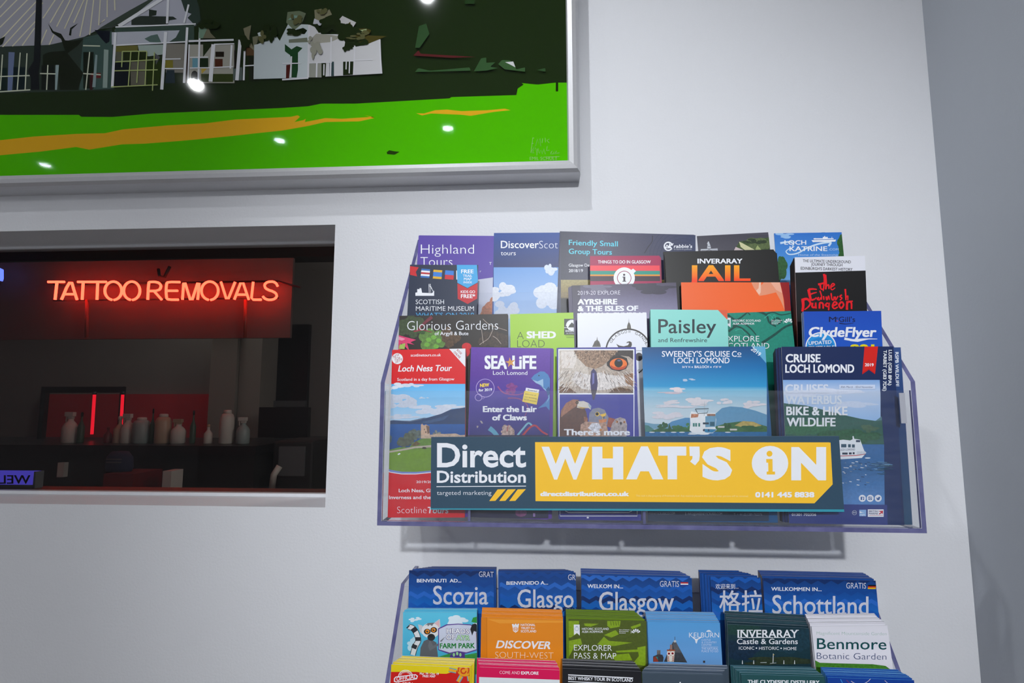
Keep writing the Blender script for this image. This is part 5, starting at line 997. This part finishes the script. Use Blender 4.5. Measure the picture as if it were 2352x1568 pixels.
# two unfolded side flaps of the navy booklet stand out beyond its right edge
s = leaf(4, px(C6, 1900, 92), px(C6, 2032, 90), (44, 74, 128), 'narrow blue leaflet edge with sideways white lettering, behind the navy ribbon booklet', ahead=.002, lean=-4, turn=-0.5, edge=(90, 110, 150)).k(*C6)
s.g([(0, (56, 84, 140)), (.4, (36, 66, 116)), (1, (44, 80, 110))], 1880, 80, 2200, 2300); s.t('RSPB WILDLIFE', 1966, 148, 415, 40, wt, .025, rot=89.2); s.k(*C9); s.t('BALMAHA (G63 0JQ)', 1888, 552, 565, 44, wt, .025, rot=88)
done(s, 'narrow blue leaflet edge')
# ------------------------------------------------ banner on the upper rack's front
def banner():
    Y = YFR - .0065; P0 = Vector((0, Y, 1.3)); n0 = Vector((0, -1, 0))
    A = onp(990.5, 1003, P0, n0); B = onp(1927, 1001, P0, n0); D = onp(989.5, 1170, P0, n0)
    ex = (B - A).normalized(); es = n0.cross(ex).normalized(); W = (B - A).length; H = (A - D).dot(es)
    s = Sheet(A - es * H, ex, es, W, H, (52, 78, 98), edge=(206, 210, 214), thick=.001).k(*C7)
    s.r((52, 78, 98), 600, 100, 9000, 2000, .03)
    s.k(0, 0, 1); s.p((56, 150, 170), [(980, 1167), (1945, 1169.5), (1945, 1175), (980, 1173)]); s.k(*C7)
    s.t('Direct', 752, 538, 1068, 292, W_, .022, 0, raw=True); s.t('Distribution', 750, 724, 1068, 146, W_, .022, 0, raw=True); s.l(W_, 9, [(745, 770), (1820, 763)]); s.t('targeted marketing', 750, 868, 655, 50, W_, -.01, 0)
    ye = (252, 198, 54)
    for i in range(3): s.p(ye, [(1480 + i * 120, 802), (1578 + i * 120, 800), (1452 + i * 120, 940), (1378 + i * 120, 942)])
    s.k(*C8); s.p(ye, [(-131, 238), (3370, 238), (3388, 742), (3178, 968), (-125, 942)])
    s.k(0, 0, 1)
    s.p(ye, [(1229, 1015), (1907.5, 1016), (1912.5, 1112), (1870.5, 1155.5), (1230, 1150.5)])
    s.k(*C8); s.t('W', -85, 682, 572, 392, W_, .04, raw=True); s.t('H', 522, 682, 375, 392, W_, .07, raw=True); s.t('A', 930, 682, 448, 394, W_, .07, raw=True); s.t('T', 1318, 682, 335, 394, W_, .07, raw=True)
    s.p(W_, [(1690, 288), (1812, 288), (1815, 400), (1808, 455), (1758, 515), (1698, 468), (1725, 435), (1728, 402), (1694, 402)])
    s.t('S', 1842, 690, 362, 392, W_, .065, raw=True)
    s.k(*C9); s.c(W_, 410, 490, 219, 210); s.c(ye, 404, 374, 35); s.p(ye, [(364, 438), (440, 438), (442, 588), (470, 588), (470, 624), (370, 624), (370, 588), (390, 588), (388, 482), (366, 482)]); s.t('N', 665, 694, 418, 400, W_, .06, raw=True)
    s.k(*C8); s.t('directdistribution.co.uk', -100, 884, 1066, 56, W_, .06); s.t('This rack is the property of Freemedia Ltd. Any material placed in this rack by other persons will be removed.', 1048, 888, 1352, 22, (250, 226, 150), 0, .004)
    s.k(*C9); s.t('0141 445 8838', 232, 898, 710, 64, W_, .055)
    r = empty('banner_card', label="grey banner card with WHAT'S ON in white on yellow, across the upper rack", cat='banner', mw=s.mw)
    o = bpy.data.objects.new('printed_card', s.mesh('printed_card', MPRINT)); COL.objects.link(o); o.parent = r
    for x in (W * .25, W * .75):
        me = plain_box_mesh('adhesive_strip', .03, H * .7, -.0026, -.001, (220, 220, 220), (220, 220, 220), MPAPER); q = bpy.data.objects.new('adhesive_strip', me); COL.objects.link(q); q.parent = r; q.location = (x - .015, H * .15, 0)
banner()
# ------------------------------------------------ lower rack
WE = (200, 200, 206)
BL = (16, 84, 170)
def chevrons(s, x0, x1, y0, y1, seed):
    s.g([(0, (12, 54, 116)), (.5, (16, 84, 168)), (1, (26, 116, 208))], x0, y0, x1, y1, .03)
    rows = 4; st_ = 160
    for i in range(rows):
        yy = y0 + (y1 - y0) * (.12 + .24 * i); c = ((10, 46, 104), (14, 72, 150), (40, 106, 200), (20, 92, 184))[(i + seed) % 4]
        pts = [(x0, yy)]; x = x0; k = 0
        while x < x1: x += st_ / 2; k += 1; pts.append((x, yy + (-46 if k % 2 else 0)))
        low = [(p[0], p[1] + 52) for p in reversed(pts)]; s.p(c, pts + low, .02)
def lowA(TL, TR, C, label, what, welcome, head, x, w, seed, extra, **kw):
    s = leaf(1, TL, TR, (16, 76, 156), label, 'booklet', low=True, edge=(170, 168, 178), **kw).k(*C)
    x0 = (TL[0] - C[0]) * 5.227 - 60; x1 = (TR[0] - C[0]) * 5.227 + 60
    y0 = (TL[1] - C[1]) * 5.227 - 40
    chevrons(s, x0, x1, y0, y0 + 560, seed); extra(s); done(s, what)
GY = (212, 214, 226)
def ex1(s): s.t('GRATIS', 1150, 232, 225, 66, GY, .0, .03); s.t('BENVENUTI  AD...', 405, 298, 535, 42, W_, .025, .0); s.t('Scozia', 600, 562, 660, 222, GY, .01)
lowA(px(C10, 312, 152), px(C10, 1330, 160), C10, 'blue booklet headed Scozia, left end of the lower rack top row', 'blue Scozia booklet', '', '', 0, 0, 0, ex1, copies=(7, .0040, .0002, .0016, [(120, 112, 126), (90, 86, 110), (150, 146, 156)]), ahead=-.006)
def ex2(s): s.t('GRATIS', 2220, 268, 225, 66, GY, .0, .03); s.t('BIENVENIDO A...', 1480, 328, 500, 42, W_, .025, -.01); s.t('Glasgo', 1612, 600, 675, 218, GY, .01); s.t('2019', 2192, 648, 130, 36, (150, 180, 220), -.01)
lowA(px(C10, 1400, 180), px(C10, 2420, 180), C10, 'blue booklet with the clipped word Glasgo, second in the lower top row', 'blue clipped Glasgo booklet', '', '', 0, 0, 1, ex2, copies=(6, -.0022, .0001, .0016, [(120, 112, 126), (20, 70, 150), (150, 146, 156)]), ahead=-.002)
def ex3(s):
    s.t('WELKOM IN...', 362, 365, 428, 46, W_, .02, .01); s.t('GRATIS', 1232, 350, 230, 70, GY, .0, .01); s.r((190, 40, 36), 1480, 296, 1572, 312); s.r(W_, 1480, 312, 1572, 326); s.r((30, 60, 150), 1480, 326, 1572, 342); s.t('Glasgow', 500, 640, 900, 228, GY, .01)
lowA(px(C11, 285, 208), px(C11, 1614, 246), C11, 'blue booklet headed Welkom in Glasgow with a red white blue flag', 'blue Welkom booklet', '', '', 0, 0, 2, ex3, copies=(7, -.0016, .0006, .0016, [(150, 120, 136), (170, 168, 178), (190, 190, 198)]), ahead=.002)
def ex4(s):
    s.t('欢迎来到...', 1900, 372, 275, 46, W_, .0); s.t('格拉', 1945, 645, 520, 205, GY, .012)
lowA((1631.2, 1324), (1760, 1319), C11, 'blue booklet with Chinese lettering, fourth in the lower top row', 'blue Chinese booklet', '', '', 0, 0, 3, ex4, copies=(7, -.0032, .0006, .0016, [(30, 70, 130), (150, 130, 140), (20, 40, 80)]), ahead=.003, turn=-3, free=True)
def ex5(s):
    s.t('WILLKOMMEN IN...', 478, 398, 605, 44, W_, .02, .008); s.t('GRATIS', 1378, 370, 238, 68, GY, .0, .01); s.r((20, 20, 24), 1640, 328, 1736, 344); s.r((200, 50, 30), 1638, 344, 1735, 360); s.r((236, 186, 20), 1636, 360, 1733, 378); s.t('Schottland', 490, 672, 1155, 222, GY, .01, .014)
lowA(px(C12, 378, 244), px(C12, 1780, 296), C12, 'blue booklet headed Schottland with a black red gold flag', 'blue Schottland booklet', '', '', 0, 0, 0, ex5, copies=(9, -.0006, .0005, .0016, [(150, 138, 140), (120, 110, 110), (170, 160, 160)]), ahead=.007, skew=0.3)
# second row
s = leaf(2, px(C10, 240, 652), px(C10, 1200, 658), (84, 190, 226), 'sky blue leaflet with a ring tailed lemur, left end of the lower second row', low=True, copies=(4, .0012, 0.0005, .0013, [(222, 236, 242), (120, 200, 230)])).k(*C10)
s.g([(0, (96, 200, 232)), (1, (60, 170, 214))], 230, 640, 1240, 1400); s.cl((220, 236, 246), 390, 745, 60, 28, 0, 9, 2); s.cl((220, 236, 246), 900, 765, 120, 50, 0, 12, 3); s.cl((190, 226, 242), 350, 1030, 80, 70, 0, 9, 4)
tail = [(305, 830), (360, 850), (405, 920), (420, 1000), (385, 1070), (355, 1170)]
s.curve((30, 32, 40), 70, tail); s.curve((226, 228, 232), 56, tail)
for a, b, w in (((358, 845), (390, 890), 60), ((418, 955), (418, 1000), 60), ((385, 1045), (365, 1090), 62), ((295, 825), (305, 835), 50)): s.l((44, 46, 54), w, [a, b])
s.p((96, 100, 108), [(440, 1200), (450, 1080), (490, 1000), (560, 970), (640, 1020), (660, 1200)]); s.p((110, 114, 122), [(560, 980), (600, 1060), (680, 1020), (720, 980), (690, 1040), (560, 1120), (540, 1060)])
s.p((200, 202, 208), [(420, 800), (470, 815), (500, 860), (470, 920), (440, 890)]); s.p((200, 202, 208), [(600, 790), (680, 735), (690, 820), (660, 890)]); s.p((226, 180, 186), [(625, 790), (672, 755), (672, 830), (650, 850)])
s.c((226, 228, 232), 570, 875, 108, 92); s.p((120, 122, 128), [(500, 815), (540, 785), (620, 780), (600, 800), (590, 820), (560, 805), (540, 825), (530, 805)]); s.c((30, 30, 34), 530, 888, 40, 34); s.c((30, 30, 34), 608, 868, 40, 34)
for q in ((532, 886), (606, 868)): s.c((232, 140, 30), q[0], q[1], 25); s.c((24, 18, 16), q[0], q[1], 12); s.c(W_, q[0] + 5, q[1] - 6, 4)
s.c((44, 44, 50), 578, 955, 46, 42); s.c((26, 26, 30), 575, 940, 26, 20)
s.p((92, 66, 150), [(660, 850), (760, 800), (900, 792), (1050, 800), (1130, 860), (1135, 1110), (1000, 1150), (900, 1180), (800, 1160), (662, 1110)]); s.p((206, 212, 232), [(672, 858), (770, 812), (900, 803), (1050, 812), (1118, 866), (1120, 1100), (1000, 1136), (900, 1120), (800, 1140), (672, 1100)])
s.p((44, 150, 60), [(1060, 770), (1080, 720), (1140, 705), (1210, 720), (1210, 790), (1100, 780)]); s.p((226, 230, 230), [(1080, 790), (1210, 770), (1210, 900), (1110, 890)]); s.p((34, 34, 40), [(1046, 860), (1070, 800), (1110, 790), (1160, 850), (1170, 910), (1090, 880), (1070, 935)]); s.c((20, 20, 26), 1160, 795, 14); s.p((120, 60, 40), [(1115, 900), (1210, 900), (1210, 1200), (1130, 1150)], .2)
for t_, x, y, w, c1, c2 in (('HEADS', 762, 908, 270, (60, 40, 110), W_), ('OF', 758, 982, 104, (60, 40, 110), W_), ('AYR', 880, 988, 160, (40, 120, 50), (190, 226, 190))): s.t(t_, x - 4, y + 4, w + 8, 66, c1, .08, .02); s.t(t_, x, y, w, 60, c2, .03, .02)
s.t('FARM PARK', 680, 1090, 422, 62, (24, 130, 56), .035, -.01); s.p((60, 150, 70), [(660, 1190), (800, 1150), (1000, 1165), (1240, 1120), (1240, 1400), (660, 1400)], .15); s.p((80, 60, 140), [(800, 1210), (805, 1165), (900, 1130), (980, 1150), (985, 1210)])
for q in ((850, 1165), (890, 1150), (928, 1165)): s.c((150, 210, 150), q[0], q[1], 14, 22)
for i in range(4): s.l((110, 114, 122), 8, [(690, 1000), (740 - i * 12, 960 + i * 20 - 5)], 0, .6)
done(s, 'sky blue lemur leaflet')
s = leaf(2, px(C10, 1175, 715), px(C10, 2158, 744), (236, 142, 30), 'orange leaflet headed DISCOVER, second in the lower second row', low=True, edge=(236, 206, 186), copies=(7, -.0002, 0.0011, .0013, [(240, 196, 160), (236, 142, 40), (240, 210, 206)]), ahead=.002).k(*C10)
s.r((226, 132, 22), 1160, 690, 1242, 1400); s.l((200, 112, 20), 5, [(1245, 690), (1248, 1400)]); s.p((244, 160, 52), [(1250, 740), (2180, 760), (2180, 780), (1400, 790)])
s.p(W_, [(1545, 800), (1565, 795), (1570, 808), (1580, 806), (1582, 794), (1600, 794), (1604, 808), (1612, 806), (1615, 794), (1634, 795), (1622, 850), (1620, 880), (1590, 902), (1560, 880), (1558, 850)]); s.ring((236, 142, 30), 1590, 858, 22, 6); s.l((236, 142, 30), 6, [(1565, 845), (1615, 872)]); s.l((236, 142, 30), 6, [(1565, 872), (1615, 845)])
s.t('NATIONAL', 1652, 822, 176, 28, W_, .02); s.t('TRUST', 1655, 860, 108, 27, W_, .02); s.t('for', 1770, 860, 52, 27, W_, .0, 0, .25); s.t('SCOTLAND', 1652, 898, 186, 28, W_, .02)
s.t('DISCOVER', 1352, 1086, 655, 92, W_, .03, .02, .25); s.t('SOUTH-WEST', 1345, 1204, 700, 72, (246, 226, 200), -.02, .012)
done(s, 'orange DISCOVER leaflet')
s = leaf(2, px(C11, 135, 738), px(C11, 1068, 762), (110, 140, 30), 'olive green map leaflet headed EXPLORER PASS, third in the lower second row', 'map_leaflet', low=True, cat='map', edge=(74, 84, 56), copies=(9, -.0014, 0.0008, .0013, [(70, 80, 52), (92, 104, 70), (50, 56, 44)]), ahead=.003).k(*C11)
s.r((82, 96, 34), 130, 700, 1090, 1400, .12)
for q in ([(135, 760), (260, 760), (260, 900), (160, 960), (135, 960)], [(600, 760), (760, 760), (750, 830), (640, 850), (600, 820)], [(320, 790), (500, 795), (400, 830), (330, 820)], [(880, 830), (1000, 790), (1000, 820), (900, 860)], [(135, 1000), (280, 970), (300, 1040), (200, 1080), (135, 1200)], [(560, 930), (700, 870), (740, 920), (650, 960)], [(480, 1040), (560, 950), (620, 1000), (900, 1020), (700, 1060), (540, 1060)], [(700, 1120), (1000, 1100), (1000, 1130), (720, 1140)], [(960, 1080), (1060, 1060), (1060, 1300), (900, 1280), (980, 1180)], [(640, 1170), (860, 1150), (900, 1230), (700, 1240)]): s.p((136, 168, 34), q, .15)
for x in (640, 670, 700, 730): s.l((92, 112, 30), 7, [(x, 765), (x + 10, 815)])
s.p(W_, [(198, 804), (268, 804), (270, 936), (236, 905), (200, 930)]); s.ring((170, 190, 206), 234, 855, 22, 5); s.r((170, 190, 206), 220, 822, 246, 836)
s.t('HISTORIC SCOTLAND', 296, 868, 322, 26, W_, .012); s.t('ALBA AOSMHOR', 296, 902, 252, 26, W_, .012)
for i, t_ in enumerate(('Part of Historic', 'Environment', 'Scotland')): s.t(t_, 745, 872 + i * 19, (122, 110, 74)[i], 12, W_, .02)
s.l(W_, 3, [(884, 860), (884, 912)])
for i in range(5):
    a0 = 200 + i * 28; a1 = a0 + 22; f = lambda a, r_: (944 + r_ * math.cos(math.radians(a)), 918 + r_ * 1.05 * math.sin(math.radians(a)))
    s.p(W_, [f(a0 + 4, 24), f(a0, 56), f((a0 + a1) / 2, 62), f(a1, 56), f(a1 - 4, 24)])
s.t('EXPLORER', 200, 1114, 456, 68, W_, -.004, .01); s.t('PASS & MAP', 200, 1210, 508, 70, W_, -.004, .01)
done(s, 'olive green map leaflet')
s = leaf(2, px(C11, 1082, 768), px(C11, 2016, 784), (92, 162, 222), 'blue sky leaflet with a painted castle turret, fourth in the lower second row', low=True, edge=(150, 176, 190), copies=(8, -.0005, 0.0010, .0013, [(190, 200, 206), (220, 168, 120), (150, 190, 214), (220, 206, 190)]), ahead=.003).k(*C11)
s.g([(0, (88, 164, 226)), (1, (112, 160, 216))], 1060, 740, 2040, 1400)
s.p((62, 66, 72), [(1280, 1250), (1330, 1130), (1385, 1020), (1412, 985), (1440, 1040), (1560, 1260)], .25); s.p((92, 92, 96), [(1412, 985), (1445, 1050), (1490, 1140), (1410, 1140), (1385, 1020)], .2); s.l((80, 80, 84), 6, [(1412, 950), (1413, 990)]); s.c((190, 196, 200), 1413, 1005, 16, 14)
s.r((150, 120, 110), 1352, 1045, 1380, 1105, .2); s.p((206, 190, 176), [(1318, 1105), (1412, 1105), (1400, 1250), (1322, 1250)], .1); s.r((150, 70, 40), 1316, 1104, 1414, 1120)
for q in ((1340, 1152), (1384, 1150)): s.c((236, 232, 226), q[0], q[1], 24); s.c((170, 40, 40), q[0], q[1], 14); s.c((40, 20, 20), q[0], q[1], 7)
s.p((226, 222, 214), [(1340, 1180), (1380, 1180), (1372, 1250), (1350, 1250)])
for y in (1190, 1212, 1232): s.l((170, 60, 60), 8, [(1326, y), (1340, y + 6)]); s.l((170, 60, 60), 8, [(1382, y), (1398, y + 4)])
s.r((110, 104, 104), 1196, 1110, 1238, 1165, .25); s.p((60, 62, 68), [(1150, 1185), (1210, 1160), (1262, 1165), (1276, 1200), (1270, 1250), (1150, 1250)], .25); s.p((150, 60, 44), [(1155, 1195), (1190, 1185), (1215, 1250), (1155, 1250)]); s.p((40, 130, 130), [(1180, 1190), (1205, 1190), (1212, 1230)]); s.r((60, 56, 60), 1750, 1236, 1774, 1262)
s.t('KELBURN', 1582, 958, 360, 58, W_, -.004, -.0); s.p(W_, [(1785, 890), (1800, 872), (1825, 868), (1855, 890)]); s.curve(W_, 12, [(1625, 955), (1660, 980), (1690, 975), (1725, 955)]); s.p(W_, [(1650, 978), (1690, 978), (1672, 1030), (1662, 1025)])
for i, t_ in enumerate(('CASTLE', '& COUNTRY', 'CENTRE')): s.t(t_, 1732, 998 + i * 30, (108, 180, 118)[i], 22, (226, 234, 246), -.01)
s.l((226, 234, 246), 3, [(1730, 1072), (1930, 1072)]); s.t('THE NATURAL', 1732, 1104, 200, 24, (226, 234, 246), -.01); s.t('PLACE TO GO', 1732, 1134, 200, 24, (226, 234, 246), -.01)
done(s, 'blue turret leaflet')
s = leaf(2, (1670.3, 1433), (1858, 1442.6), (22, 50, 60), 'dark forest leaflet headed INVERARAY Castle and Gardens, fifth in the lower second row', low=True, edge=(170, 190, 210), copies=(9, .0001, 0.0012, .0013, [(150, 196, 206), (206, 214, 226), (110, 160, 176)]), ahead=.004).k(*C12)
s.r((22, 52, 62), -80, 760, 960, 1400, .12); s.cl((30, 64, 60), 120, 860, 220, 60, .3, 20, 3); s.cl((26, 58, 72), 760, 1000, 200, 120, .3, 24, 4); s.cl((20, 44, 66), 120, 1100, 200, 90, .3, 24, 5); s.cl((44, 56, 40), 560, 1240, 380, 40, .4, 20, 6)
def serif(s, text, x, y, w, h, c, b):
    s.t(text, x, y, w, h, c, b); n = len(text)
for t_, x, y, w, h in (('INVERARAY', 66, 962, 738, 96),):
    s.t(t_, x + 6, y, w - 12, h, W_, .018)
    for fx in (.02, .07, .085, .185, .225, .27, .325, .4, .43, .475, .535, .6, .655, .72, .79, .85): s.r(W_, x + fx * w, y - 8, x + fx * w + 40, y); 
    for fx in (.0, .07, .175, .21, .29, .33, .43, .66, .86, .955): s.r(W_, x + fx * w, y - h, x + fx * w + 36, y - h + 8)
s.t('Castle & Gardens', 64, 1036, 730, 64, W_, .012); s.t('ICONIC', 88, 1102, 184, 36, W_, .0); s.c(W_, 298, 1084, 9); s.t('HISTORIC', 328, 1104, 240, 36, W_, .0); s.c(W_, 594, 1086, 9); s.t('HOME', 624, 1108, 155, 36, W_, .0)
s.l(W_, 7, [(500, 1150), (497, 1262)]); s.p((214, 180, 80), [(498, 1158), (515, 1162), (498, 1176)])
for x in (128, 264, 625, 754): s.p((206, 212, 216), [(x - 6, 1275), (x - 2, 1230), (x + 4, 1230), (x + 8, 1275)])
s.l((150, 160, 160), 10, [(345, 1258), (420, 1256)]); s.l((160, 168, 168), 8, [(460, 1268), (535, 1262)])
done(s, 'dark forest castle leaflet')
s = leaf(2, px(C12, 960, 824), px(C12, 1972, 814), (230, 228, 236), 'white leaflet headed Benmore Botanic Garden, right end of the lower second row', low=True, copies=(9, -.0007, 0.0010, .0013, [(232, 232, 240), (200, 200, 210), (90, 90, 96)]), ahead=.008).k(*C12)
s.t('Magnificent Mountainside Garden', 1022, 925, 840, 36, (160, 190, 176), -.015, .008); s.t('Benmore', 1026, 1098, 835, 130, (12, 76, 80), .008, .008); s.t('Botanic Garden', 1024, 1215, 836, 74, (40, 66, 110), -.012, .012)
s.p((70, 132, 40), [(940, 1170), (975, 1185), (1000, 1230), (1060, 1262), (1300, 1270), (1700, 1280), (1850, 1300), (1990, 1400), (1990, 1500), (940, 1500)], .3)
done(s, 'white botanic garden leaflet')
# third row
s = leaf(3, px(C10, 98, 1282), px(C10, 1040, 1322), (232, 208, 20), 'yellow and red map with an OFFICIAL stamp, left end of the lowest visible row', 'map_leaflet', low=True, cat='map', copies=(9, .0011, 0.0005, .0013, [(232, 230, 226), (240, 238, 236), (226, 206, 90)]), ahead=.002).k(*C10)
s.p((206, 24, 20), [(60, 1372), (400, 1372), (560, 1390), (760, 1395), (900, 1350), (1100, 1370), (1100, 1800), (60, 1800)])
s.ring(W_, 270, 1440, 88, 8, 190, 350); s.ring(W_, 270, 1440, 74, 4, 200, 340); s.arct('CITYSIGHTSEEING', 270, 1440, 58, 205, 335, 15, W_, .0); s.p(W_, [(130, 1450), (150, 1428), (390, 1400), (418, 1420), (405, 1460), (160, 1500), (130, 1490)]); s.p((206, 24, 20), [(142, 1454), (158, 1436), (385, 1410), (404, 1424), (396, 1452), (165, 1488), (142, 1482)]); s.t('OFFICIAL', 160, 1482, 236, 50, W_, .02, -.13); s.t('TOUR', 232, 1535, 100, 34, W_, .02, -.1); s.ring(W_, 270, 1470, 88, 8, 20, 160)
s.t('Mar. 19 - Oct. 19', 440, 1404, 228, 26, W_, .025, .025); s.t('FREE MAP', 476, 1436, 152, 26, W_, .025, .02)
s.c((236, 160, 30), 980, 1350, 90, 76); s.ring((206, 60, 24), 965, 1360, 30, 16, 0, 300); s.ring((206, 60, 24), 965, 1350, 62, 14, 160, 400)
for a, b in (((790, 1345), (880, 1365)), ((900, 1490), (940, 1420)), ((1040, 1480), (1030, 1420))): s.l((80, 160, 190), 52, [a, b]); s.l((236, 170, 40), 32, [a, b])
done(s, 'yellow and red map')
s = leaf(3, px(C10, 1155, 1315), px(C10, 2122, 1352), (214, 12, 84), 'white and crimson leaflet headed COME AND EXPLORE, second in the lowest row', low=True, edge=(236, 190, 206), copies=(8, -.0006, 0.0006, .0013, [(232, 226, 232), (226, 100, 150), (240, 220, 230)]), ahead=.003).k(*C10)
s.p((222, 228, 232), [(1100, 1432), (2200, 1470), (2200, 1900), (1100, 1900)]); s.t('COME AND', 1398, 1396, 245, 36, (246, 226, 236), -.01, .018); s.t('EXPLORE', 1656, 1402, 210, 36, W_, .03, .018)
done(s, 'white and crimson leaflet')
s = leaf(3, px(C11, 38, 1328), px(C11, 1012, 1368), (26, 27, 32), 'black leaflet headed BEST WHISKY TOUR between white rules', low=True, edge=(120, 122, 130), copies=(9, -.0007, 0.0005, .0013, [(150, 152, 160), (60, 62, 70), (190, 190, 196)]), ahead=.003).k(*C11)
s.l(W_, 12, [(130, 1408), (910, 1446)]); s.t('BEST WHISKY TOUR IN SCOTLAND', 132, 1466, 775, 40, W_, .02, .034); s.l(W_, 10, [(130, 1488), (910, 1522)])
done(s, 'black whisky leaflet')
s = leaf(3, px(C11, 1016, 1372), px(C11, 1988, 1398), (62, 76, 90), 'plain slate grey leaflet in the middle of the lowest row', low=True, edge=(150, 160, 178), copies=(9, .0014, 0.0004, .0013, [(160, 170, 188), (110, 120, 140), (190, 196, 206)]), ahead=.003).k(*C11)
s.c(W_, 1475, 1500, 8); s.l((90, 104, 116), 4, [(1020, 1384), (1980, 1408)])
done(s, 'plain slate grey leaflet')
s = leaf(3, px(C12, 115, 1402), px(C12, 1122, 1428), (34, 78, 82), 'dark teal leaflet with white capitals, fifth in the lowest visible row', low=True, edge=(110, 150, 166), copies=(9, -.0008, 0.0004, .0013, [(110, 156, 172), (150, 180, 196), (60, 104, 120)]), ahead=.004).k(*C12)
s.t('THE CLYDESIDE DISTILLERY', 195, 1512, 862, 44, W_, .03, .01)
done(s, 'dark teal leaflet')
s = leaf(3, px(C12, 1150, 1438), px(C12, 2192, 1472), (16, 62, 150), 'deep blue leaflet with curling lines, right end of the lowest visible row', low=True, edge=(80, 160, 220), copies=(10, -.0008, 0.0004, .0013, [(90, 164, 222), (60, 130, 200), (110, 180, 228)]), ahead=.006).k(*C12)
s.ring((206, 196, 206), 1540, 1360, 160, 7, 30, 130); s.curve((60, 150, 220), 8, [(1310, 1460), (1340, 1520), (1380, 1600)]); s.curve((200, 190, 200), 6, [(1840, 1475), (1890, 1520), (1950, 1560)]); s.curve((150, 50, 60), 5, [(1380, 1470), (1440, 1520), (1540, 1560)])
done(s, 'deep blue leaflet')
place_all()
